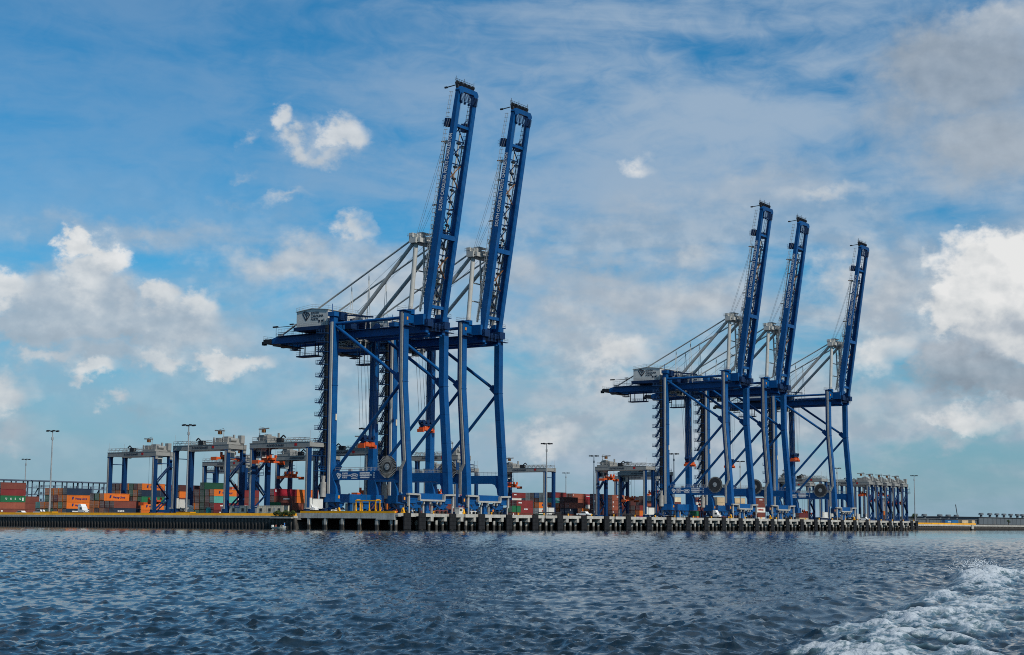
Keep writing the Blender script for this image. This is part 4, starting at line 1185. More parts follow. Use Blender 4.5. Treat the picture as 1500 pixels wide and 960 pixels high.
    b.box(6.0, 6.6, -26.8, -24.2, -.45, .6); b.box(11.6, 12.2, -26.8, -24.2, -.45, .6)
    for a in (7.7, 10.1): b.box(a, a + .4, -26.0, -25.0, 1.0, 1.8)
    spd = b.build('spreader', ORANGE, root)
    b = MB(); b.box(6.6, 11.6, -26.4, -24.6, 1.7, 2.3)
    for g in (-26.2, -24.8):
        for a in (6.9, 9.1, 11.3): b.tube((a, g - .3, 2.9), (a, g + .3, 2.9), .72, 12)
    for a in (6.9, 11.3): b.box(a - .2, a + .2, -26.1, -24.9, 1.15, 1.8)
    b.build('headblock', DBLUE, spd)
    # ---- stair tower on the landside near leg
    zs = [17.9, 22.05, 26.1, 30.3, 34.45, 38.6, 42.65, 46.7, 50.7, 53.75, 56.6]
    for i, z in enumerate(zs):
        b = MB(); b.beam((-2.4, -37.0, z + .15), (-2.4, -32.4, z - .15), 1.7, .30)
        b.rail([(-3.2, -37.0, z + .2), (-3.2, -34.2, z), (-3.2, -33.6, z)], h=1.15, step=.6, r=.06); b.rail([(-1.6, -37.0, z + .2), (-1.6, -34.0, z)], h=1.15, step=.6, r=.06)
        b.line((-3.2, -37.0, z + .2), (-3.2, -37.0, z + 1.4), .06); b.line((-3.2, -37.0, z + 1.35), (-1.6, -37.0, z + 1.35), .06)
        b.build('stair_landing', STAIRB, root)
        if i + 1 < len(zs):
            z2 = zs[i + 1]; zm = (z + z2) / 2
            b = MB()
            for a in (-2.95, -2.1):
                b.beam((a, -35.6, z + .1), (a, -34.35, zm), .1, .45); b.beam((a, -34.35, zm), (a, -33.2, z2), .1, .45); b.line((a, -35.4, z2), (a, -34.2, zm), .07)
                b.line((a, -35.8, z + 1.2), (a, -34.3, zm + 1.1), .05); b.line((a, -34.3, z + .1), (a, -34.3, z2), .06); b.line((a, -33.3, z), (a, -34.8, zm), .05); b.line((a, -34.8, zm), (a, -33.3, z2), .05)
            for q in range(5): b.box(-2.95, -2.1, -35.5 + q * .45, -35.2 + q * .45, z + .4 + q * .72, z + .46 + q * .72)
            b.build('stair_flight', STAIRB, root)
    b = MB(); b.box(-3.4, -1.0, -36.0, -32.4, 8, 8.3)
    for g in (-35.8, -34.0, -32.7):
        for a in (-3.2, -1.2): b.line((a, g, .2), (a, g, 17.8), .09)
    for z in (11.2, 14.5): b.box(-3.3, -1.1, -35.9, -32.6, z, z + .2); b.rail([(-3.3, -35.9, z + .2), (-3.3, -32.6, z + .2)], step=.8, r=.05)
    for z0, z1, s in ((8.3, 11.2, 1), (11.3, 14.5, -1), (14.6, 17.8, 1), (.3, 8, -1)): b.beam((-2.2, -34.2 - 1.3 * s, z0), (-2.2, -34.2 + 1.3 * s, z1), .8, .15)
    b.build('stair_base', STAIRB, root)
    b = MB(); b.box(-6.0, .6, -34.4, -32.4, 12.95, 13.2); b.rail([(-6, -32.5, 13.2), (.6, -32.5, 13.2)], step=1, r=.05); b.build('portal_platform', BLUE, root)
    b = MB(); b.tube((-3.4, -32.6, 5.0), (-3.4, -32.6, 9.6), .95, 12); b.tube((-3.4, -32.6, 9.6), (-3.4, -32.6, 10.6), .6, 10); b.box(-3.9, -2.9, -33, -32.2, 10.6, 11.6); b.build('elevator_cabin', TRAY, root)
    # ---- cable reel
    b = MB(); rc = (-3.15, -7.2, 14.0)
    b.tube((rc[0] - .40, rc[1], rc[2]), (rc[0] + .3, rc[1], rc[2]), .95, 18); b.tube((rc[0] - .55, rc[1], rc[2]), (rc[0] + .5, rc[1], rc[2]), .28, 10)
    b.box(-3.0, -2.0, -8.0, -6.4, 12.9, 14.4)
    reel = b.build('cable_reel', GALV, root)
    b = MB(); b.tube((rc[0] + .12, rc[1], rc[2]), (rc[0] + .18, rc[1], rc[2]), 3.25, 40); b.build('reel_back', DARK, reel)
    b = MB(); N = 40
    for i in range(N):
        an = 2 * math.pi * i / N; ca, sa = math.cos(an), math.sin(an)
        b.beam((rc[0] - .2, rc[1] + .6 * ca, rc[2] + .6 * sa), (rc[0] - .2, rc[1] + 3.4 * ca, rc[2] + 3.4 * sa), .09, .13, up=GX, w2=.15)
    b.build('reel_spokes', TRAY, reel)
    b = MB(); b.tube((-.12, 0, 0), (.12, 0, 0), 1.0, 40); o = b.build('cable_coil', COIL, reel); o.location = (rc[0] - .22, -rc[1], rc[2])
    b = MB(); b.box(-2.4, -1.9, -4.2, -3.0, 12.9, 14.0); b.box(-2.6, -1.4, -10.8, -9.8, 12.9, 13.9); b.build('reel_drive', TRAY, reel)
    return root

def find(root, name):
    for c in root.children:
        if c.name.split('.')[0] == name: return c
crane0 = make_crane()
CR = [(0.0, 21.0, 1.45, 'nearest tall blue ship crane with its boom raised, at the near wharf end'),
      (30.4, 27.6, 1.6, 'second blue ship crane from the near end, boom raised behind the nearest one'),
      (217.5, 22.7, 2.75, 'blue ship crane standing middle of five, near one of the far trio, boom raised'),
      (255.7, 23.3, 2.75, 'middle crane of the far group of three blue ship cranes with raised booms'),
      (327.1, 28.8, 2.75, 'farthest of the five blue ship cranes, standing apart at the far wharf end')]
for i, (s, zsp, coil, lab) in enumerate(CR):
    c = crane0 if i == 0 else copy_tree(crane0)
    c.location = (s, 0, ZD)
    tag(c, lab, 'crane', 'ship-to-shore cranes along the wharf')
    sp = find(c, 'spreader'); sp.location.z = zsp
    rp = find(c, 'hoist_rope'); rp.location.z = zsp + 3.0; rp.scale.z = 54.6 - zsp - 3.0
    co = find(find(c, 'cable_reel'), 'cable_coil'); co.scale = (1, coil, coil)
# ================================================================ YARD GANTRIES
def make_gantry(flip):
    root = empty('yard_gantry', 0, 0, YG)
    S = 23.5
    G = (lambda g: S - g) if flip else (lambda g: g)
    def bx(b, a0, a1, g0, g1, z0, z1, m=0):
        p, q = G(g0), G(g1); b.box(a0, a1, min(p, q), max(p, q), z0, z1, m)
    T = 21.2
    for a in (0, 7.0):
        for g in (0, S):
            b = MB(); bx(b, a - .85, a + .85, g - .5, g + .5, 1.6, T); bx(b, a - .95, a + .95, g - .6, g + .6, T - .25, T)
            bx(b, a - .9, a + .9, g - .55, g + .55, 2.2, 2.6)
            leg = b.build('leg', YBLUE, root)
            if a == 0:
                b = MB(); bx(b, a - 1.05, a - .87, g - .32, g + .32, 2.4, T - .4); bx(b, a - 1.1, a - .3, g - .45, g + .45, 2.0, 2.4); b.build('cable_trunk', TRAY, leg)
            if a == 7.0:
                b = MB(); bx(b, a + .86, a + 1.1, g - .2, g + .2, 9.0, 10.6); b.build('lamp_box', DBLUE, leg)
    for g in (0, S):
        b = MB(); bx(b, -1.2, 8.2, g - .48, g + .48, 1.1, 2.15); b.build('sill_beam', YBLUE, root)
        b = MB(); b.tube((0.8, G(g), 18.6), (6.2, G(g), 18.6), .16, 6); b.build('leg_tie', YBLUE, root)
        for a in (-.2, 7.2):
            b = MB()
            bx(b, a - 1.5, a + 1.5, g - .35, g + .35, .75, 1.3)
            for w in (-.95, .95): b.tube((a + w, G(g) - .32, .72), (a + w, G(g) + .32, .72), .72, 12, m=1)
            b.build('wheel_bogie', [YBLUE, TYRE], root)
    # main beams with kneed corner at the stair end
    for a in (0, 7.0):
        b = MB()
        pr = [(-.9, T), (S + .7, T), (S + 1.0, T + .3), (S + 1.0, T + 1.55), (-.9, T + 1.55)]
        b.prism([(G(u), v) for u, v in pr], 'a', a - .6, a + .6)
        bx(b, a - .68, a + .68, -.95, S + 1.05, T + 1.54, T + 1.68)
        bx(b, a - .66, a + .66, -.9, S + 1, T + .02, T + .16)
        for g in (4, 8.5, 13, 17.5): bx(b, a - .63, a + .63, g, g + .12, T + .1, T + 1.53)
        b.prism([(G(u), v) for u, v in [(S - .8, T - .01), (S + .8, T - .01), (S + .8, T - 1.0), (S - .3, T - 1.0)]], 'a', a - .55, a + .55)
        mb_ = b.build('main_beam', YGREY, root)
        r = MB(); r.rail([(a - .55, G(-.8), T + 1.68), (a - .55, G(17.0), T + 1.68)], h=1.3, r=.075, step=1.9)
        p, q = sorted((G(0), G(16)))
        n = 7
        for i in range(n):
            u0, u1 = p + (q - p) * i / n, p + (q - p) * (i + 1) / n
            r.line((a - .55, u0, T + 1.7), (a - .55, (u0 + u1) / 2, T + 3.1), .07); r.line((a - .55, (u0 + u1) / 2, T + 3.1), (a - .55, u1, T + 1.7), .07)
        r.build('beam_railing', YGREY, mb_)
        if a == 0:
            x0 = 8.0 if not flip else 6.5
            lettering('KONECRANES', .95, INK, mb_, (-.66, x0, T + .48), GY, GZ, width=7.2, bold=.02)
            b = MB(); bx(b, -.66, -.62, 17.0 if not flip else 4.4, 18.0 if not flip else 5.4, T + .5, T + 1.3); b.build('number_plate', RED, mb_)
    for g in (-.3, S + .3):
        b = MB(); bx(b, .6, 6.4, g - .45, g + .45, T + .2, T + 1.5); b.build('end_tie', YGREY, root)
    b = MB(); b.tube((-.3, G(9.5), T + 3.2), (-.3, G(10.4), T + 3.9), .22, 6); b.tube((-.3, G(10.4), T + 3.9), (-.3, G(11.6), T + 3.0), .22, 6); bx(b, -.7, .6, 10.8, 13.0, T + 1.69, T + 3.1); b.build('cable_chain', DARK, root)
    # aerials
    b = MB()
    for a, g in ((0, -.6), (7, -.6)): b.line((a, G(g), T + 1.8), (a, G(g), T + 5.2), .05)
    b.build('aerial', GALV, root)
    # stair and K brace between the legs at the trolley end
    b = MB(); g = G(S)
    b.beam((.7, g, 12.2), (6.2, g, 17.2), .35, .45); b.beam((.7, g, 12.0), (6.2, g, 6.8), .35, .45); b.beam((6.2, g, 6.6), (.8, g, 2.2), .35, .45)
    b.build('leg_brace', YBLUE, root)
    b = MB(); h = G(S + .75)
    b.beam((.5, h, 11.6), (6.4, h, 17.2), .7, .12); b.beam((.5, h, 11.4), (6.4, h, 6.2), .7, .12); b.beam((6.4, h, 6.0), (.9, h, 1.6), .7, .12)
    b.rail([(.5, h, 11.7), (6.4, h, 17.3)], h=1.0, r=.06, step=1.2); b.rail([(6.4, h, 6.3), (.5, h, 11.5)], h=1.0, r=.06, step=1.2)
    bx(b, 6.4, 9.4, S - .3, S + 1.4, 17.2, 17.4); b.rail([(6.4, G(S + 1.4), 17.4), (9.4, G(S + 1.4), 17.4), (9.4, G(S - .3), 17.4)], r=.06); bx(b, 6.6, 9.2, S - .3, S + 1.2, 19.6, 19.8); b.line((9.3, G(S + 1.3), 17.4), (9.3, G(S + 1.3), 21.0), .09)
    b.build('stair', DBLUE, root)
    # trolley with machinery, cab and slewing jib
    b = MB()
    bx(b, -.4, 7.4, 17.2, 23.6, T + 1.69, T + 2.4)
    bx(b, .4, 3.0, 17.6, 19.4, T + 2.4, T + 3.9); bx(b, 4.0, 6.8, 17.8, 19.2, T + 2.4, T + 3.6); bx(b, 1.2, 3.4, 20.0, 22.4, T + 2.4, T + 4.3); bx(b, 4.4, 6.6, 20.6, 23.0, T + 2.4, T + 3.8); bx(b, 5.6, 7.2, 22.4, 24.0, T + 2.2, T + 4.8)
    b.tube((1.5, G(19.6), T + 3.3), (5.8, G(19.6), T + 3.3), .8, 10); b.tube((1.6, G(22.8), T + 3.2), (4.2, G(22.8), T + 3.2), .65, 10)
    bx(b, 6.8, 7.4, 19.0, 19.5, T + 2.4, T + 5.2); bx(b, -.4, .1, 17.3, 17.7, T + 2.4, T + 4.0)
    b.rail([(-.3, G(17.2), T + 2.4), (-.3, G(23.6), T + 2.4)], h=1.1, r=.06, step=1.3); b.rail([(7.3, G(17.2), T + 2.4), (7.3, G(23.6), T + 2.4)], h=1.1, r=.06, step=1.3)
    tr = b.build('trolley', YGREY, root)
    b = MB(); b.line((.4, G(21.2), T + 2.4), (.4, G(21.2), T + 6.6), .16); b.beam((.4, G(21.6), T + 6.1), (.4, G(17.2), T + 6.3), .3, .4); b.line((.4, G(21.2), T + 6.9), (.4, G(18.4), T + 6.3), .07); b.build('jib_arm', YGREY, tr)
    b = MB(); bx(b, -.1, .9, 19.0, 20.0, T + 5.0, T + 6.0); b.build('jib_motor', RUSTB, tr)
    b = MB(); bx(b, 1.2, 3.6, 21.2, 23.4, T - 3.0, T - .4); bx(b, 1.0, 3.8, 21.0, 23.6, T - .4, T + .1); cb = b.build('operator_cab', LGREY, tr)
    b = MB(); bx(b, 1.15, 1.21, 21.5, 22.3, T - 2.4, T - 1.0); bx(b, 1.15, 1.21, 22.5, 23.2, T - 2.4, T - 1.0); p, q = (23.4, 23.46) if not flip else (21.14, 21.2); bx(b, 1.5, 3.3, p, q, T - 2.5, T - .9); b.build('cab_window', GLASS, cb)
    # e-house on the other side
    b = MB(); bx(b, 1.0, 5.6, -1.35, 1.25, 2.3, 5.2); bx(b, .2, 1.0, -.9, .9, 2.3, 5.6); eh = b.build('power_house', HOUSE, root)
    b = MB(); bx(b, .95, 5.65, -1.4, 1.3, 5.2, 5.32); b.build('house_roof', LGREY, eh)
    b = MB()
    for a in (1.7, 3.3): b.tube((a, G(1.26), 1.7), (a, G(1.26) + .5, 1.7), .38, 10)
    b.build('cable_drum', WALK, root)
    b = MB(); bx(b, -1.3, 8.3, 1.3, 2.0, 2.2, 2.35) if False else bx(b, -1.6, 8.4, -.9, -.5, 2.25, 2.5); b.build('sill_walkway', WALK, root)
    # ropes and spreader
    b = MB()
    for a in (2.0, 5.0):
        for g in (18.4, 21.6): b.line((a, G(g), 0), (a, G(g), 1), .05)
    b.build('hoist_rope', ROPE, root)
    b = MB()
    bx(b, 2.6, 4.4, 17.6, 22.4, 1.1, 1.7); bx(b, 1.2, 5.8, 19.4, 20.6, 1.1, 1.6); bx(b, -2.6, 9.6, 18.9, 19.4, .2, .75); bx(b, -2.6, 9.6, 20.6, 21.1, .2, .75); bx(b, -2.7, -2.2, 18.7, 21.3, -.3, .8); bx(b, 9.2, 9.7, 18.7, 21.3, -.3, .8)
    for a in (1.3, 5.3): bx(b, a, a + .5, 18.9, 21.1, .7, 1.2)
    for a, g in ((2.2, 18.0), (2.2, 21.6), (4.6, 18.0), (4.6, 21.6)): bx(b, a, a + .6, g, g + .6, 1.7, 2.6)
    b.build('spreader', ORANGE, root)
    return root
gR = make_gantry(False); gL = make_gantry(True)
# (a, g of the landward near leg, trolley at water end?, spreader height above yard, label)
RT = [(16.9, -153.3, 1, 3.9, 'leftmost blue and grey yard gantry, its trolley at the right end'),
      (-8.6, -92.5, 1, 18.0, 'yard gantry right of the leftmost one, spreader held high by its right legs'),
      (-9.2, -57.2, 0, 16.6, 'yard gantry beside the nearest ship crane, red spreader hanging high at left'),
      (97, -186.0, 1, 8.0, 'distant yard gantry seen through the legs of the second one'),
      (66, -116.0, 0, 14.5, 'yard gantry behind the crimson stack, wide red spreader hanging under it'),
      (168, -258, 1, 13.5, 'farthest yard gantry seen through the left pair, low red spreader'),
      (39.0, -73.2, 1, 7.4, 'yard gantry behind the nearest ship crane, seen between its tall legs'),
      (88.0, -71.8, 1, 6.0, 'yard gantry behind the second ship crane, machinery showing between legs'),
      (209.3, -112.1, 0, 14.2, 'yard gantry right of the second ship crane, behind a bare light mast'),
      (198, -118.5 - 28, 0, 11, 'yard gantry almost hidden behind the second ship crane base'),
      (207.5, -60.3, 0, 17.0, 'yard gantry in the middle of the yard, red spreader high at left'),
      (270.7, -86.0, 0, 9.0, 'yard gantry just behind the middle one, small red spreader'),
      (326.5, -121.2, 1, 13.0, 'yard gantry behind two others left of the third ship crane'),
      (395, -61.0, 0, 5.0, 'yard gantry seen behind the fifth ship crane, trolley at left'),
      (480.8, -105.0, 1, 5.0, 'distant yard gantry showing under the fourth ship crane beam'),
      (462.3, -61.6, 1, 15.0, 'nearest gantry of the parked row at the far wharf end'),
      (475.6, -61.8, 1, 12.0, 'second gantry of the parked row at the far wharf end'),
      (488.9, -61.4, 1, 15.5, 'third gantry of the parked row at the far wharf end'),
      (502.2, -61.7, 1, 10.0, 'fourth gantry of the parked row at the far wharf end'),
      (515.5, -61.5, 1, 11.0, 'last gantry of the parked row at the far wharf end')]
used = {0: 0, 1: 0}
for (a, g, v, zs, lab) in RT:
    src = gR if v else gL
    c = src if not used[v] else copy_tree(src)
    used[v] += 1
    c.location = (a, -g, ZD + YG)
    tag(c, lab, 'gantry crane', 'rubber tyred gantries in the container yard')
    find(c, 'spreader').location.z = zs
    rp = find(c, 'hoist_rope'); rp.location.z = zs + 2.4; rp.scale.z = 22.6 - zs - 2.4
    if lab.startswith('distant') or lab.startswith('farthest'): pass

# ================================================================ CONTAINERS
CC = {'b': ('rust brown', (0.135, 0.042, 0.032)), 'd': ('dark brown', (0.070, 0.026, 0.024)), 'r': ('dark red', (0.150, 0.026, 0.026)), 'c': ('crimson', (0.24, 0.014, 0.025)),
      'o': ('orange', (0.50, 0.125, 0.020)), 'n': ('navy', (0.016, 0.028, 0.050)), 'g': ('green', (0.018, 0.115, 0.050)), 'k': ('dark green', (0.014, 0.060, 0.036)), 't': ('teal', (0.075, 0.27, 0.235)),
      'w': ('off white', (0.52, 0.51, 0.47)), 's': ('salmon', (0.36, 0.13, 0.065)), 'e': ('cream', (0.50, 0.45, 0.33)), 'a': ('tan', (0.42, 0.33, 0.21)), 'y': ('grey', (0.25, 0.27, 0.25)),
      'l': ('blue', (0.020, 0.105, 0.235)), 'm': ('magenta', (0.30, 0.025, 0.12)), 'u': ('red brown', (0.21, 0.065, 0.042)), 'M': ('maroon', (0.095, 0.022, 0.024))}
CMAT = {}
for kx, (nm, col) in CC.items():
    col = tuple(min(.8, 1.28 * c) for c in col)
    CMAT[kx] = mat('container_paint_' + nm.replace(' ', '_'), col, 0.55, var=0.16, vscale=0.25, dirt=0.38, dirtcol=tuple(.35 * c + .02 for c in col), streak=True)
CORN = mat('container_corner_steel', (0.05, 0.045, 0.042), 0.6, var=0.3)
def container_mesh(L, kx, H=2.59):
    b = MB(); Wd = 2.44
    # corner posts and rails
    for a in (0, L - .16):
        for g in (-Wd, -.16): b.box(a, a + .16, g, g + .16, 0, H)
    for z in (0, H - .14):
        b.box(.16, L - .16, -.13, 0, z, z + .14); b.box(.16, L - .16, -Wd, -Wd + .13, z, z + .14)
    b.box(0.02, L - .02, -Wd + .02, -.02, H - .06, H - .02); b.box(.02, L - .02, -Wd + .02, -.02, .08, .14)
    b.box(L - .1, L - .04, -Wd + .16, -.16, .05, H - .05)
    # corrugated long sides
    n = 26 if L > 8 else 13
    for g0, s in ((-.03, 1), (-Wd + .03, -1)):
        pts = []
        x0, x1 = .16, L - .16; p = (x1 - x0) / n
        for i in range(n):
            for f, o in ((0, 0), (.35, 0), (.5, -.09), (.85, -.09)): pts.append((x0 + p * (i + f), g0 + s * o))
        pts.append((x1, g0))
        vs = [(x, g, .12) for x, g in pts] + [(x, g, H - .12) for x, g in pts]; m = len(pts)
        b._add(vs, [(i, i + 1, i + m + 1, i + m) for i in range(m - 1)])
    return b.mesh('container_body', CMAT[kx])
def door_mesh(kx, H=2.59):
    b = MB()
    b.box(.02, .09, -2.28, -1.24, .12, H - .12); b.box(.02, .09, -1.20, -.16, .12, H - .12)
    for g in (-2.05, -1.5, -.94, -.4): b.tube((-.01, g, .1), (-.01, g, H - .1), .045, 5, m=1)
    for g in (-2.05, -1.5, -.94, -.4): b.box(-.05, .02, g - .1, g + .16, 1.05, 1.2, m=1)
    return b.mesh('door', [CMAT[kx], GALV])
_cm = {}; _dm = {}
HLOGO = mat('navy_print', (0.015, 0.03, 0.13), 0.5, var=0.1)
REDP = mat('red_print', (0.42, 0.05, 0.04), 0.5, var=0.1)
def logo_block(m, parent, a, z, h):
    b = MB(); g = .012
    vs = [(a, g, z), (a + h * .75, g, z), (a + h, g, z + h), (a + h * .25, g, z + h)]
    b._add(vs + [(x, y + .02, q) for x, y, q in vs], [(0, 1, 2, 3), (7, 6, 5, 4), (0, 4, 5, 1), (1, 5, 6, 2), (2, 6, 7, 3), (3, 7, 4, 0)])
    return b.build('logo', m, parent)
TIER = ['bottom', 'second', 'third', 'fourth', 'fifth', 'sixth']
ROW = ['front', 'second', 'third', 'fourth', 'fifth', 'sixth', 'seventh', 'eighth']
YARD=[
('tall stack at the left yard edge', 28.7, -230, 12, [['buGrb']]),
('low stack beside the lettered green container', 42.1, -238, 12, [['bbb', 'rbt']]),
('block behind the leftmost tall light mast', 28.4, -190, 12, [['nOOn', 'ogoo', 'boro', 'gdso', 'gogo', 'bo', 'dt']]),
('stepped block under the leftmost yard gantry', 7.7, -140, 12, [['nb', 'bd', 'sbO', 'dog', 'ood']]),
('high block behind the leftmost yard gantry', 62.7, -186, 12, [['oOgnO', 'droob', 'dddgg', 'ddddo', 'bdboo', 'dddod', 'dddbd']]),
('block inside the second yard gantry', 60.0, -143, 12, [['MrtO', 'ddrd', 'kkkkk', 'gobb', 'gobb'], ['Mrbr', 'dddk']]),
('far stack between the two left gantries', 88.9, -192, 12, [['bobod', 'dodoo']]),
('crimson topped block behind office trailers', 61.2, -113, 12, [['bbbc', 'bddd'], ['bkoo', 'bkdb']]),
('short stack near the quay bush', 61.5, -104, 6, [['uu']]),
('low pair before the crimson topped block', 54.6, -104, 6, [['bb', 'bd']]),
('small pile behind the office trailers', 45.4, -100.5, 6, [['bg']]),
('row under the nearest ship crane', 81.5, -84, 12, [['bb', 'ogd', 'bkr'], ['bbb', 'bgr']]),
('row under the second ship crane', 108.9, -84, 12, [['bbr', 'brb', 'bgk'], ['bbr', 'bkl'], ['brl']]),
('pair behind the yellow stand frame', 52.6, -52, 6, [['oO']]),
('dark red stack right of second ship crane', 167.0, -75, 12, [['brr', 'dbr']]),
('low green topped stack by second crane', 141.7, -60, 6, [['bg']]),
('far white banded stack by second crane', 251.6, -135, 12, [['bbbwr']]),
('grey topped block behind bare light mast', 259.2, -122, 12, [['bbdyy', 'bbddl', 'bbdbd', 'bbdyy']]),
('teal banded block right of light mast', 250.4, -111, 12, [['bbbtr', 'bbbtd']]),
('orange and white stack behind light mast', 221.9, -100, 12, [['kWO', 'kyd']]),
('narrow stack left of the navy stack', 236.7, -96, 12, [['dddd', 'boo', 'bwd']]),
('navy banded stack in mid yard', 231.1, -89.5, 12, [['bnu', 'bnd']]),
('tall rust block in mid yard', 279.3, -118, 12, [['bbuuu', 'bbuub', 'bbbut', 'bbbuu']]),
('crimson topped stack left of middle gantry', 295.3, -122, 12, [['bbwrc']]),
('low orange stack left of middle gantry', 233.4, -84, 6, [['ro']]),
('dark column left of middle gantry', 289.6, -112, 12, [['ddddd']]),
('dark block behind the middle gantry', 314.2, -116, 12, [['bbuuu', 'ddddd', 'ddddd', 'ddddd']]),
('spot right of the middle gantry legs', 237.4, -72, 6, [['M']]),
('cream stack behind the middle gantry', 345.1, -128, 6, [['eeele']]),
('blue topped block left of third crane', 361.4, -124, 12, [['bbbbl', 'bbbdd', 'bbddl', 'bbdbb', 'bbddd', 'bbdud']]),
('magenta based stack left of third crane', 322.8, -105, 6, [['mor', 'ndd', 'dddd', 'buc']]),
('cream topped row behind third crane', 346.6, -114, 12, [['bbuuy', 'bbdub'], ['bbuue'], ['bbube']]),
('lettered stack behind the third ship crane', 384.2, -105, 12, [['brbWb', 'bdbyd']]),
('small pair under the third ship crane', 337.6, -82, 6, [['og']]),
('first tan stack behind the fourth crane', 384.0, -92, 12, [['bbbaa', 'bbbey']]),
('right tan stack behind the fourth crane', 405.4, -92, 12, [['bbdaa', 'bddrr']]),
('white banded stack under the fourth crane', 405.9, -80, 12, [['WbWbb', 'wbwbb']]),
('low pair left of the fifth crane', 441.0, -70, 12, [['aM']])]
HIDDEN=[8,9,10,53,54,58,59,63,64,65,68,69,70,73,74,75,78,79,80,108,109,110,111,122,123,126,127,134,135,136,137,142,143,157,158,163,164,165,166,167,168,172,173,174,188,189,190,193,194,195,198,199,200,203,204,205,208,209,210,213,214,215,218,219,220,226,236,237,238,245,246,250,251,252,253,255,256,257,258,259,260,261,262,263,264,265,266,282,287,288,289,290,291,292,293,294,295,296,298,299,300,303,304,305,306,307,308,309,310,313,314,315,316,318,319,320,321,323,324,325,326,327,328,329,330,331,332,351,352,353]
idx = 0; hidden = MB(); HS = set(HIDDEN); labels = set()
for desc, a0, g0, L, bays in YARD:
    Lm = 12.19 if L == 12 else 6.06
    for bi, rows in enumerate(bays):
        for j, colr in enumerate(rows):
            for kz, ch in enumerate(colr):
                me_i = idx; idx += 1
                ax_ = a0 + bi * (Lm + .4); gx = g0 - j * 2.62; z = YG + kz * 2.62 + .01
                jx = rng.uniform(-.06, .06)
                if me_i in HS:
                    hidden.box(ax_, ax_ + Lm, gx - 2.44, gx, z, z + 2.59); continue
                base = {'O': 'o', 'G': 'g', 'W': 'w'}.get(ch, ch)
                key = (L, base)
                if key not in _cm: _cm[key] = container_mesh(Lm, base)
                if base not in _dm: _dm[base] = door_mesh(base)
                o = inst('shipping_container', _cm[key], None, (ax_ + jx, -gx + rng.uniform(-.03, .03), z + ZD))
                nm = CC[base][0]
                bay = '' if len(bays) == 1 else (' near bay' if bi == 0 else ' next bay' if bi == 1 else ' far bay')
                tier = 'top' if kz == len(colr) - 1 and kz > 0 else TIER[kz]
                rw = '' if len(rows) == 1 else f', {ROW[j]} row'
                lead = {'O': nm, 'G': 'white lettered green', 'W': 'red lettered white'}.get(ch, nm)
                lab = f'{lead} container, {tier} tier{rw}{bay}, {desc}'
                tag(o, lab, 'container', 'shipping containers stacked in the yard')
                inst('door', _dm[base], o, (0, 0, 0))
                if ch == 'O':
                    logo_block(HLOGO, o, Lm * .20, .95, 1.0)
                    lettering('Hapag-Lloyd', 1.0, HLOGO, o, (Lm * .34, .012, .95), GX, GZ, width=Lm * .46, bold=.025)
                elif ch == 'G':
                    for q, tx in enumerate('UASC'):
                        lettering(tx, 1.05, WHITE, o, (2.4 + q * 2.25, .012, 1.0), GX, GZ, bold=.03)
                    lettering('.', .5, WHITE, o, (6.0, .012, .5), GX, GZ)
                    b = MB(); b.box(10.6, 11.2, .0, .02, .55, 1.85); b.build('data_panel', WHITE, o)
                elif ch == 'W':
                    faint_text(REDP, o, (Lm * .22, .012, 1.0), GX, GZ, [Lm * .58], .85, .2, 5 + idx)
                elif j == 0 and L == 12 and rng.random() < .22 and base in 'brucntMg':
                    faint_text(WHITE, o, (Lm * rng.uniform(.1, .5), .012, 1.3), GX, GZ, [rng.uniform(1.6, 4.0)], .55, .2, 100 + idx)
                elif rng.random() < .30 and base in 'bdrucnMk':
                    b = MB(); zz = rng.uniform(1.5, 2.0); b.box(.5, .5 + rng.uniform(.3, .9), 0.0, .02, zz - rng.uniform(0.1, .9), zz + .35); b.build('data_panel', WHITE, o)
ho = hidden.build('hidden_container_mass', CMAT['d'], None, (0, 0, ZD))
tag(ho, 'dark inner containers buried inside the yard stacks', kind='stuff')

# ================================================================ SMALLER THINGS
def light_mast(a, g, lab, base=False, H=29.4):
    r = empty('light_mast', a, g, YG)
    tag(r, lab, 'light mast', 'tall floodlight masts in the terminal')
    b = MB(); b.tube((0, 0, 0), (0, 0, H), .36, 10, r2=.17); b.tube((0, 0, H - 3.2), (0, 0, H - 2.2), .38, 8); b.build('pole', GALV, r)
    b = MB(); b.tube((0, 0, H - .1), (0, 0, H + .1), .7, 12); b.beam((-2.1, 0, H), (2.1, 0, H), .2, .2); b.beam((0, -2.1, H), (0, 2.1, H), .2, .2); b.build('head_frame', DARK, r)
    for i in range(6):
        an = i * math.pi / 3; c = (1.9 * math.cos(an), 1.9 * math.sin(an))
        b = MB(); b.box(c[0] - .34, c[0] + .34, c[1] - .34, c[1] + .34, H - .28, H + .2); b.build('floodlight', DARK, r)
    b = MB(); b.box(-.9, .9, -.9, .9, 0, .75); b.build('footing', CONC, r)
    if base:
        b = MB(); b.box(-1.4, 1.2, -3.2, 3.2, 0, 1.15); b.build('guard_block', YCONC, r)
for a, g, lab, bs in [(-9.8, -153.3, 'tall grey light mast near the left edge, standing on a yellow block', 1), (154, -373, 'far thin light mast left of the tallest one', 0), (-10.6, -84.9, 'light mast standing before the second yard gantry on a yellow block', 1),
                  (140.8, -43.3, 'bare light mast right of the second ship crane', 1), (243.3, -83.9, 'light mast just behind the left end of the middle gantry', 0), (442.5, -225, 'small far light mast beside the bare tall one', 0),
                  (240.4, -40.7, 'light mast beside the stair legs of the third ship crane', 0), (326.4, -50.3, 'light mast seen between the third and fourth ship crane legs', 0), (567, -49.2, 'rightmost light mast beyond the parked gantry row', 0),
                  (430.3, -42.9, 'light mast between the legs of the farthest ship crane', 0), (165, -309.5, 'thin far mast behind the leftmost yard gantry', 0), (31.2, -44.5, 'light mast seen between the legs of the nearest ship crane', 0)]:
    light_mast(a, g, lab, bs)

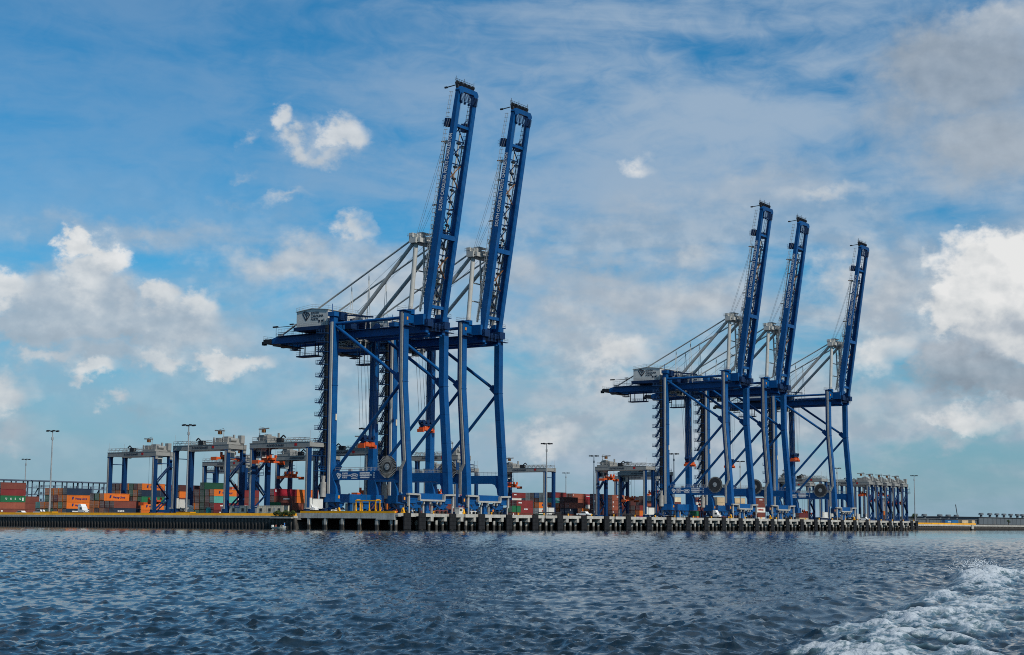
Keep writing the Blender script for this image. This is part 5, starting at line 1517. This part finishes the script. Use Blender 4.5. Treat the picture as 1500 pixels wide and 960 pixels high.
# steel racks for refrigerated boxes, far left
rk0 = None
for i, (a, g) in enumerate([(24, -275), (52, -275), (80, -275), (108, -275), (136, -275), (164, -275), (190, -275)]):
    if rk0 is None:
        r = empty('reefer_rack', a, g, YG)
        for x in (0, 6.4, 12.8, 19.2, 25.6):
            b = MB()
            for gg in (0, -3.2): b.beam((x, gg, 0), (x, gg, 15.2), .4, .4, up=GX)
            b.build('post', RACK, r)
        for z in (3.2, 6.2, 9.2, 12.2):
            b = MB(); b.box(-.2, 25.8, -3.4, .2, z, z + .28); b.rail([(-.2, .2, z + .28), (25.8, .2, z + .28)], h=1.1, r=.07, step=2.2)
            for x in (2.6, 9.4, 15.8, 22.4): b.beam((x, -1.5, z - 2.9), (x + 1.9, -1.5, z), .7, .15); b.box(x + 2.2, x + 2.9, -.3, .2, z + .4, z + 1.3)
            b.build('deck', RACK, r)
        b = MB(); b.box(-.9, 26.5, -4.2, 1.0, 15.2, 15.75); b.build('roof', RACK, r)
        rk0 = r
    else:
        r = copy_tree(rk0)
    r.location = (a, -g, ZD + YG)
    tag(r, f'dark steel rack with stair landings behind the stacks, {ordw[i]} from the left', 'rack', 'steel racks behind the left stacks')

# office trailers
TW = mat('trailer_window', (0.03, 0.035, 0.04), 0.2, var=0.2)
for i, (g, L) in enumerate([(-68.0, 7.4), (-60.3, 7.6), (-52.4, 7.4)]):
    r = empty('office_trailer', -8, g, YG)
    tag(r, ['left cream office trailer behind the yellow barrier', 'middle cream office trailer with a blue sign on its roof edge', 'right cream office trailer beside the quay bush'][i], 'trailer', 'office trailers behind the quay barrier')
    b = MB(); b.box(0, 3, 0, L, .3, 3.05); b.box(-.03, 3.03, -.05, L + .05, 3.05, 3.2)
    for q in range(10): b.box(-.03, 0, L * q / 10, L * q / 10 + .05, .3, 3.05)
    bd = b.build('body', TRAIL, r)
    for q in (.18, .72):
        w = MB(); w.box(-.05, .02, L * q, L * q + 1.0, 1.3, 2.35); w.build('window', TW, r)
        w = MB(); w.box(-.08, .0, L * q - .1, L * q + 1.1, 1.18, 1.30); w.build('window_sill', LGREY, r)
    w = MB(); w.box(-.06, .02, L * .45, L * .45 + .95, .5, 2.55); w.build('door', LGREY, r)
    if i < 2:
        w = MB(); w.box(-.10, -.04, L * .30, L * .30 + 2.2, 2.55, 3.3); w.build('sign_board', SIGNB, r)
        faint_text(WHITE, r, (-.11, L * .30 + .3, 2.8), GY, GZ, [1.6], .3, .1, 9 + i)
# generator shed and site boxes by the trailers
r = empty('site_cabin', -7, -72.6, YG); tag(r, 'small white site cabin left of the cream trailers', 'cabin')
b = MB(); b.box(0, 2.6, 0, 3.4, .2, 2.5); b.box(-.1, 2.7, -.1, 3.5, 2.5, 2.65); b.build('body', HOUSE, r)
b = MB(); b.box(-.05, .02, 1.9, 2.8, .3, 2.2); b.build('door', SIGNB, r)
r = empty('toilet_cabin', -7, -79.6, YG); tag(r, 'teal portable toilet cabin behind the yellow barrier', 'toilet cabin')
b = MB(); b.box(0, 1.2, 0, 1.2, .05, 2.3); b.prism([(-.05, 2.3), (1.25, 2.3), (.6, 2.6)], 'a', -.05, 1.25); b.build('body', mat('toilet_teal_plastic', (.03, .33, .30), .5), r)
b = MB(); b.box(-.04, .01, .2, 1.0, .15, 2.1); b.build('door', mat('toilet_door', (.05, .42, .38), .5), r)
r = empty('flatbed_load', -5, -95.2, YG); tag(r, 'white box trailer standing between the legs of the second gantry', 'trailer')
b = MB(); b.box(0, 2.5, 0, 5.2, 1.0, 3.0); b.prism([(0, 3.0), (5.2, 3.0), (4.4, 3.4), (.8, 3.4)], 'a', 0, 2.5); b.build('box', HOUSE, r)
for g in (.9, 1.9, 4.2):
    b = MB(); b.tube((-.02, g, .5), (.3, g, .5), .5, 10); b.build('wheel', TYRE, r)

# vehicles
def car(name, a, g, lab, cat, kind='sedan', rot=0.0, m=CARW):
    """side on along g, nose towards the water"""
    r = empty(name, a, g, YG, rot); tag(r, lab, cat)
    if kind == 'sedan':
        body = [(-2.3, .35), (2.3, .35), (2.35, .75), (1.3, .92), (.75, 1.42), (-1.0, 1.45), (-1.75, .98), (-2.3, .92)]
        glass = [(1.15, .94), (.68, 1.36), (-.95, 1.38), (-1.55, .99)]; ws = (-1.4, 1.45); rw = .33; hw = .85
    elif kind == 'pickup':
        body = [(-2.7, .5), (2.8, .5), (2.85, 1.0), (1.55, 1.15), (1.0, 1.82), (-.7, 1.84), (-.8, 1.15), (-2.7, 1.12)]
        glass = [(1.38, 1.18), (.93, 1.75), (-.6, 1.77), (-.68, 1.2)]; ws = (-1.7, 1.75); rw = .4; hw = .95
    b = MB(); b.prism(body, 'a', -hw, hw); b.build('body', m, r)
    b = MB(); b.prism(glass, 'a', -hw - .02, hw + .02); b.build('window', GLASS, r)
    for w in ws:
        for s in (-1, 1):
            b = MB(); b.tube((s * hw - .12, w, rw), (s * hw + .12, w, rw), rw, 14); b.build('wheel', TYRE, r)
    for s in (-1, 1):
        b = MB(); b.box(s * hw * .75 - .15, s * hw * .75 + .15, 2.28 if kind == 'sedan' else 2.8, 2.38 if kind == 'sedan' else 2.9, .6, .78); b.build('headlight', LGREY, r)
    return r
car('parked_car', -8.0, -170.5, 'white parked car with dark windows by the rust stack', 'car')
car('parked_car', -8.6, -159.6, 'white pickup parked behind the barrier beside the tallest light mast', 'car', 'pickup')
def yard_truck(a, g, lab, rot=0.0, z=YG):
    r = empty('terminal_truck', a, g, z, rot); tag(r, lab, 'truck')
    b = MB(); b.prism([(-1.0, .95), (2.0, .95), (2.05, 1.7), (1.25, 1.85), (.95, 2.75), (-1.0, 2.8)], 'a', -1.2, 1.2); b.build('cab', CARW, r)
    b = MB(); b.prism([(-1.0, 2.8), (.85, 2.78), (.2, 3.75), (-1.0, 3.8)], 'a', -1.1, 1.1); b.build('roof_fairing', CARW, r)
    b = MB(); b.prism([(1.22, 1.9), (.95, 2.65), (-.1, 2.65), (-.1, 1.9)], 'a', -1.22, 1.22); b.build('window', GLASS, r)
    b = MB(); b.box(-.5, .5, -5.0, 1.9, .75, 1.0); b.build('chassis', DARK, r)
    for w in (1.3, -3.3, -4.5):
        for s in (-1, 1):
            b = MB(); b.tube((s * 1.0 - .2, w, .52), (s * 1.0 + .2, w, .52), .52, 14); b.build('wheel', TYRE, r)
    for s in (-1, 1):
        b = MB(); b.box(s * .9 - .18, s * .9 + .18, 2.0, 2.1, 1.15, 1.4); b.build('headlight', GLASS, r)
    return r
yard_truck(-7.6, -138.6, 'white truck cab with tall roof fairing before the orange containers')
yard_truck(-7.5, -33.6, 'white yard truck beside the blue legs of the gantry by the wharf', z=0)
yard_truck(250, -25, 'small white yard truck under the middle gantry', z=0)
car('parked_car', 205, -30, 'small white pickup beside the maroon box', 'car', 'pickup').location.z = ZD

# yellow spreader stand on the wharf end
r = empty('spreader_stand', -9.0, -14.7, 0); tag(r, 'yellow painted steel stand frame with red base on the wharf end', 'stand')
for g in (0, 2.3, 5.2, 7.6):
    for a in ((0, 2.0) if g in (0, 7.6) else (0,)):
        b = MB(); b.box(a, a + .26, g, g + .26, .5, 3.6); b.prism([(g - .1, .5), (g + .42, .5), (g + .3, 1.2), (g, 1.2)], 'a', a - .02, a + .34); b.build('post', YELLOW, r)
b = MB(); b.box(-.05, .33, -.1, 8.0, 3.6, 3.9); b.box(1.95, 2.33, -.1, 8.0, 3.6, 3.9); b.box(.38, 1.95, 0, .3, 3.85, 4.1); b.box(.38, 1.95, 7.6, 7.9, 3.85, 4.1); b.build('top_rail', YELLOW, r)
b = MB(); b.box(-.1, .45, -.2, 8.1, .1, .5); b.box(1.9, 2.45, -.2, 8.1, .1, .5); b.build('base_rail', RED, r)
# bollards, cones and boxes near the cranes
for i, (a, g, lab) in enumerate([(-8.0, -22.0, 'yellow safety post at the wharf end left of the yellow stand'), (-6, 1.2, 'yellow warning sign stand beside the nearest crane wheels'), (24.5, 1.2, 'yellow warning sign stand beside the second crane wheels'), (212, 1.0, 'yellow warning post left of the third crane wheels'), (250, 1.0, 'yellow warning post left of the fourth crane wheels'), (345, .8, 'yellow low frame right of the farthest crane')]):
    r = empty('warning_post', a, g, 0); tag(r, lab, 'warning post')
    b = MB(); b.box(-.5, .5, -.5, .5, .02, .35); b.prism([(-.55, .35), (.55, .35), (.1, 1.7), (-.1, 1.7)], 'a', -.3, .3); b.build('body', YELLOW, r)
    b = MB(); b.prism([(-.25, .6), (.25, .6), (0, 1.2)], 'a', -.34, -.31); b.build('symbol', INK, r)
r = empty('control_cabin', 22.0, 1.4, 0); tag(r, 'small white control cabin between the first two ship cranes', 'cabin')
b = MB(); b.box(-1.0, 1.0, -.8, .8, .05, 1.9); b.box(-1.1, 1.1, -.9, .9, 1.9, 2.05); b.build('body', HOUSE, r)
b = MB(); b.box(-.8, .5, .79, .84, 1.0, 1.6); b.build('window', GLASS, r)

# people: one continuous skinned body each, clothes by body zone
def person(name, a, g, z, lab, pose, shirt, trousers, rot=0.0, hat=None):
    r = empty(name, a, g, z, rot); tag(r, lab, 'person', None)
    if pose == 'stand':
        J = [(0, 0, .93, .15), (0, 0, 1.18, .15), (0, .01, 1.40, .16), (0, .02, 1.52, .07), (0, .03, 1.60, .065),
             (-.10, 0, .86, .10), (-.11, .02, .48, .07), (-.11, 0, .08, .05), (-.11, .12, .03, .04), (.10, 0, .86, .10), (.11, .02, .48, .07), (.11, 0, .08, .05), (.11, .12, .03, .04),
             (-.20, 0, 1.42, .065), (-.26, .0, 1.14, .048), (-.25, .12, .92, .036), (.20, 0, 1.42, .065), (.26, 0, 1.14, .048), (.25, .12, .92, .036), (-.25, .17, .86, .03), (.25, .17, .86, .03)]
        head = (0, .05, 1.70)
    else:
        J = [(0, 0, .45, .16), (0, .03, .68, .15), (0, .07, .88, .16), (0, .10, 1.0, .07), (0, .12, 1.07, .065),
             (-.11, .06, .43, .10), (-.13, .42, .46, .075), (-.13, .46, .08, .05), (-.13, .58, .04, .04), (.11, .06, .43, .10), (.13, .42, .46, .075), (.13, .46, .08, .05), (.13, .58, .04, .04),
             (-.20, .07, .90, .065), (-.27, .14, .66, .048), (-.16, .36, .58, .036), (.20, .07, .90, .065), (.27, .14, .66, .048), (.16, .36, .58, .036), (-.14, .42, .56, .03), (.14, .42, .56, .03)]
        head = (0, .15, 1.18)
    E_ = [(0, 1), (1, 2), (2, 3), (3, 4), (0, 5), (5, 6), (6, 7), (7, 8), (0, 9), (9, 10), (10, 11), (11, 12), (2, 13), (13, 14), (14, 15), (2, 16), (16, 17), (17, 18), (15, 19), (18, 20)]
    me = bpy.data.meshes.new('body'); me.from_pydata([(x, -y, zz) for x, y, zz, _ in J], E_, []); 
    o = bpy.data.objects.new('body', me); COL.objects.link(o)
    sk = o.modifiers.new('skin', 'SKIN'); ly = me.skin_vertices[0] if me.skin_vertices else None
    if ly is None:
        bm = bmesh.new(); bm.from_mesh(me); bm.verts.layers.skin.verify(); bm.to_mesh(me); bm.free(); ly = me.skin_vertices[0]
    for i, q in enumerate(J): ly.data[i].radius = (q[3], q[3])
    ly.data[0].use_root = True
    sb_ = o.modifiers.new('sub', 'SUBSURF'); sb_.levels = 1; sb_.render_levels = 1
    dg = bpy.context.evaluated_depsgraph_get()
    m2 = bpy.data.meshes.new_from_object(o.evaluated_get(dg)); bpy.data.objects.remove(o)
    m2.materials.clear()
    for mm in (SKIN, shirt, trousers): m2.materials.append(mm)
    zw = .95 if pose == 'stand' else .56
    for p_ in m2.polygons:
        c = p_.center
        p_.use_smooth = True
        sl_ = abs(c.x) > .19 and (c.z < (1.22 if pose == 'stand' else .72))
        neck = c.z > (1.52 if pose == 'stand' else 1.0)
        low = (c.z < zw) if pose == 'stand' else (c.z < .58 and not (-c.y < .02 and c.z > .6))
        p_.material_index = 0 if (neck or sl_) else 2 if low else 1
    ob = bpy.data.objects.new('body', m2); COL.objects.link(ob); ob.parent = r
    b = MB(); b.ball(head, .115, 12, 8, (.82, .95, 1.15)); b.ball((head[0], head[1] + .115, head[2] - .01), .022, 6, 4); b.ball((head[0] - .095, head[1], head[2]), .03, 6, 4, (.4, 1, 1.2)); b.ball((head[0] + .095, head[1], head[2]), .03, 6, 4, (.4, 1, 1.2))
    b.build('head', SKIN, r)
    b = MB(); b.ball((head[0], head[1] - .012, head[2] + .035), .120, 10, 6, (.86, .95, 1.0)); b.build('hat' if hat else 'hair', hat or DARK, r)
    return r
person('person', -8.4, -5.2, .02, 'worker in an orange vest and helmet right of the yellow stand', 'stand', CHIV, CDARK, rot=.6, hat=CHIV)
person('person', 356.0, -4, .02, 'worker in an orange vest beside the farthest ship crane', 'stand', CHIV, CDARK, rot=1.2, hat=WHITE)

person('person', 41.0, 1.0, .02, 'worker in an orange vest between the second crane and the bare mast', 'stand', CHIV, CDARK, rot=-.5, hat=WHITE)
person('person', 232.0, .5, .02, 'worker in an orange vest beside the middle crane wheels', 'stand', CHIV, CDARK, rot=.9, hat=CHIV)
car('parked_car', 118.0, -12.0, 'white pickup on the wharf before the orange and white stack', 'car', 'pickup').location.z = ZD
car('parked_car', 168.0, -9.0, 'dark pickup on the open wharf left of the middle gantry', 'car', 'pickup', m=DBLUE).location.z = ZD
car('parked_car', 385.0, -10.0, 'white pickup on the far wharf right of the farthest crane', 'car', 'pickup').location.z = ZD
def chassis(a, g, lab, z=0.0):
    r = empty('trailer_chassis', a, g, z); tag(r, lab, 'trailer', 'empty container chassis on the wharf')
    b = MB(); b.box(0, 12.2, -.9, -.65, 1.05, 1.4); b.box(0, 12.2, .65, .9, 1.05, 1.4)
    for x in (.1, 4, 8, 11.8): b.box(x, x + .3, -1.2, 1.2, 1.1, 1.3)
    b.build('frame', DARK, r)
    for x in (9.6, 10.9):
        for s in (-1, 1):
            w = MB(); w.tube((x, s * .95 - .22, .5), (x, s * .95 + .22, .5), .5, 12); w.build('wheel', TYRE, r)
chassis(92, -14, 'empty rust chassis on the wharf right of the second ship crane')
chassis(150, -18, 'empty rust chassis on the wharf behind the tall bare light mast')
# skiff with three anglers below the quay wall
BA, BG = -22.0, -33.3
r = empty('fishing_skiff', BA, BG, -ZD); tag(r, 'small cream open fishing skiff floating below the sheet pile wall', 'boat')
b = MB()
secs = [(-2.6, .62, .62, -.1), (-1.2, .80, .60, -.14), (.6, .82, .62, -.14), (1.9, .55, .72, -.08), (2.7, .06, .88, .2)]
ring = []
for g, w, zt, zb in secs: ring.append([(-w, g, zt), (-w * .8, g, (zt + zb) / 2), (-w * .45, g, zb), (w * .45, g, zb), (w * .8, g, (zt + zb) / 2), (w, g, zt)])
vs = [p for s_ in ring for p in s_]; fs = []
for i in range(len(ring) - 1):
    for j in range(5): fs.append((i * 6 + j, i * 6 + j + 1, (i + 1) * 6 + j + 1, (i + 1) * 6 + j))
fs += [(0, 5, 4, 3, 2, 1)]
b._add(vs, fs)
b.box(-.7, .7, -2.3, 1.8, .16, .22)
b.build('hull', HULL, r)
b = MB(); b.box(-.75, .75, -1.6, -1.25, .42, .5); b.box(-.7, .7, .5, .85, .42, .5); b.build('seat', HULL, r)
b = MB(); b.box(-.35, .35, -3.1, -2.55, .35, 1.15); b.box(-.1, .1, -2.95, -2.75, -.6, .4); b.build('outboard_motor', HOUSE, r)
b = MB(); b.box(-.35, .35, 1.3, 1.9, .22, 1.1); b.build('console', HULL, r)
person('person', BA, BG + 2.0, -ZD + .22, 'angler in a bright blue shirt standing at the bow of the skiff', 'stand', CBLUE, CBLUE, rot=.3)
person('person', BA, BG - 1.5, -ZD + .05, 'angler with a red shirt seated in the stern of the skiff', 'sit', CREDC, CDARK, rot=-.4)
person('person', BA, BG + .45, -ZD + .05, 'angler in pale clothes seated in the middle of the skiff', 'sit', TRAIL, CDARK, rot=.9)

# ---------------------------------------------------------------- planting
def leaf_cloud(n, blobs, size, seed, drop=.0):
    g = np.random.default_rng(seed); vs = []; fs = []
    for i in range(n):
        c, rad = blobs[g.integers(len(blobs))]
        d = g.normal(size=3); d /= np.linalg.norm(d)
        p = np.array(c) + d * np.array(rad) * g.uniform(.55, 1.05)
        u = g.normal(size=3); u /= np.linalg.norm(u); v = np.cross(u, d + .01); v /= np.linalg.norm(v) + 1e-6
        s = size * g.uniform(.6, 1.4)
        k = len(vs)
        vs += [tuple(p - u * s), tuple(p + v * s * .5), tuple(p + u * s), tuple(p - v * s * .5)]
        fs.append((k, k + 1, k + 2, k + 3))
    b = MB(); b.v = vs; b.f = fs; b.sm = [False] * len(fs); b.mi = [0] * len(fs)
    return b
r = empty('quay_bush', -14.9, -38.6, -0.95); tag(r, 'low green bush growing on the quay edge by the wharf corner', 'bush')
blobs = [((0, -3.0 + i * 1.05, .75 + .35 * math.sin(i * 1.9)), (.8, .9, .75)) for i in range(8)]
leaf_cloud(2200, blobs, .16, 3).build('foliage', BUSHM, r)
b = MB()
for i in range(8): b.line((0, -3 + i * 1.05, -.4), (.1, -2.8 + i * 1.0, 1.0), .05)
b.build('stem', BARK, r)
b = MB(); b.box(-.95, 1.6, -4.6, 4.2, -.75, -.35); b.build('ledge', CONC, r)
def tree(a, g, H, lab, seed):
    r = empty('tree', a, g, YG); tag(r, lab, 'tree', 'dark trees behind the terminal')
    b = MB(); b.tube((0, 0, 0), (.1, .1, H * .5), .35, 8, r2=.2)
    q = random.Random(seed); bl = []
    for i in range(7):
        an = i * .9 + q.random(); rr = H * q.uniform(.12, .30); z = H * q.uniform(.45, .85)
        b.tube((.1, .1, H * .38), (rr * math.cos(an), rr * math.sin(an), z), .13, 6, r2=.05)
        bl.append(((rr * math.cos(an), rr * math.sin(an), z), (H * .17, H * .17, H * .14)))
    bl.append(((0, 0, H * .85), (H * .2, H * .2, H * .15)))
    b.build('trunk', BARK, r); leaf_cloud(900, bl, H * .035, seed).build('crown', LEAF, r)
trees = [(600, -62, 6.5, 'round dark tree at the foot of the rightmost light mast'), (596, -75, 8, 'dark tree beside the grey silo tower'), (880, -60, 5, 'small dark tree before the long grey shed'), (960, -55, 6, 'larger dark tree before the right end of the grey shed'),
         (560, -150, 7, 'dark tree seen low under the fifth crane beam'), (590, -170, 8, 'second dark tree seen low under the fifth crane beam'), (640, -190, 8, 'third dark tree seen low under the fifth crane beam'), (760, -50, 3.5, 'low scrubby tree near the yellow barrier end')]
for i, (a, g, H, lab) in enumerate(trees): tree(a, g, H, lab, 50 + i)

# ---------------------------------------------------------------- far right shore
def building(name, a0, a1, g0, g1, H, lab, vents=(), roof=0.8, bays=20):
    r = empty(name, a0, g1, YG); tag(r, lab, 'warehouse')
    L, Wd = a1 - a0, g1 - g0
    b = MB(); b.box(0, L, -Wd, 0, 0, H)
    for i in range(bays): b.box(L * i / bays, L * i / bays + .5, 0, .25, 0, H)
    for i in range(max(3, bays // 3)): b.box(-.25, 0, -Wd * i / max(3, bays // 3) - .5, -Wd * i / max(3, bays // 3), 0, H)
    b.build('wall', SHED, r)
    b = MB(); b.prism([(-Wd - .8, H), (.8, H), (.8, H + .3), (-Wd / 2, H + roof), (-Wd - .8, H + .3)], 'a', -.8, L + .8); b.build('roof', SHEDR, r)
    for i in range(4):
        d = MB(); d.box(L * (.1 + i * .24), L * (.1 + i * .24) + 5, .2, .32, 0, 4.2); d.build('door', SHEDR, r)
    for v in vents:
        m = MB(); x = L * v; m.tube((x, -6, H), (x, -6, H + 2.6), 1.2, 8); m.tube((x, -6, H + 2.4), (x, -6, H + 4.0), 2.5, 10, r2=2.1); m.build('roof_vent', SHED, r)
    return r
building('warehouse', 800, 1010, -230, -150, 4.6, 'long low grey warehouse with mushroom roof vents beyond the wharf', (.30, .40, .58, .68, .78), .8, 24)
building('warehouse', 1000, 1420, -230, -148, 6.8, 'longer taller grey warehouse with a row of roof vents at far right', (.06, .12, .17, .22, .27, .32, .36, .42, .47, .55, .70), .8, 34)
building('warehouse', 560, 640, -420, -340, 9.0, 'distant grey building behind the low right stacks', (), 1.2, 10)
r = empty('silo_tower', 690, -118, YG); tag(r, 'grey concrete silo tower behind the last parked gantry', 'silo')
b = MB()
for i in range(3): b.tube((i * 6.2, -i * .5, 0), (i * 6.2, -i * .5, 15.5 - i * .3), 3.2, 16)
b.build('barrel', SILO, r)
b = MB(); b.box(-2.5, 14.5, -2.2, 1.6, 15.6, 16.6); b.box(1, 4, -1.2, 1, 16.6, 18.2); b.rail([(-2.5, 1.6, 16.6), (14.5, 1.6, 16.6)], r=.08, step=2.5); b.build('head_house', SHEDR, r)
r = empty('harbour_crane', 1220, -240, YG); tag(r, 'thin distant jib crane leaning left above the grey warehouse', 'crane')
b = MB(); b.beam((0, 0, 6), (-6, 0, 21), .7, .7); b.build('jib', SHEDR, r)
b = MB(); b.box(-2, 4, -2, 2, 0, 8); b.build('cab', DBLUE, r)
for i, (a, L, col, lab) in enumerate([(613, 12.2, 'l', 'blue container with white lettering on the far right quay, left one'), (626, 12.2, 'l', 'blue container with a pale end on the far right quay'), (646, 12.2, 'a', 'tan container on the far right quay, longer one'), (666, 6.06, 'a', 'short tan container rightmost on the far right quay'), (590, 6.06, 'o', 'orange container raised on a stack beside the silo')]):
    key = (12 if L > 8 else 6, col)
    if key not in _cm: _cm[key] = container_mesh(L, col)
    if col not in _dm: _dm[col] = door_mesh(col)
    g = -46 if i < 4 else -78
    o = inst('shipping_container', _cm[key], None, (a, -g, ZD + YG + (.02 if i < 4 else 5.3)))
    tag(o, lab, 'container', 'containers on the far right quay')
    inst('door', _dm[col], o)
    if i == 0: faint_text(WHITE, o, (5, .012, 1), GX, GZ, [6], .7, .1, 77)
    if i == 4:
        for q in range(2):
            o2 = inst('shipping_container', _cm[(6, 'd')] if (6, 'd') in _cm else _cm[(12, 'd')], None, (a, -g, ZD + YG + .02 + q * 2.62)); inst('door', _dm['d'], o2)
            tag(o2, ['dark brown container at the bottom under the orange one by the silo', 'dark brown container directly under the orange one by the silo'][q], 'container', 'containers on the far right quay')
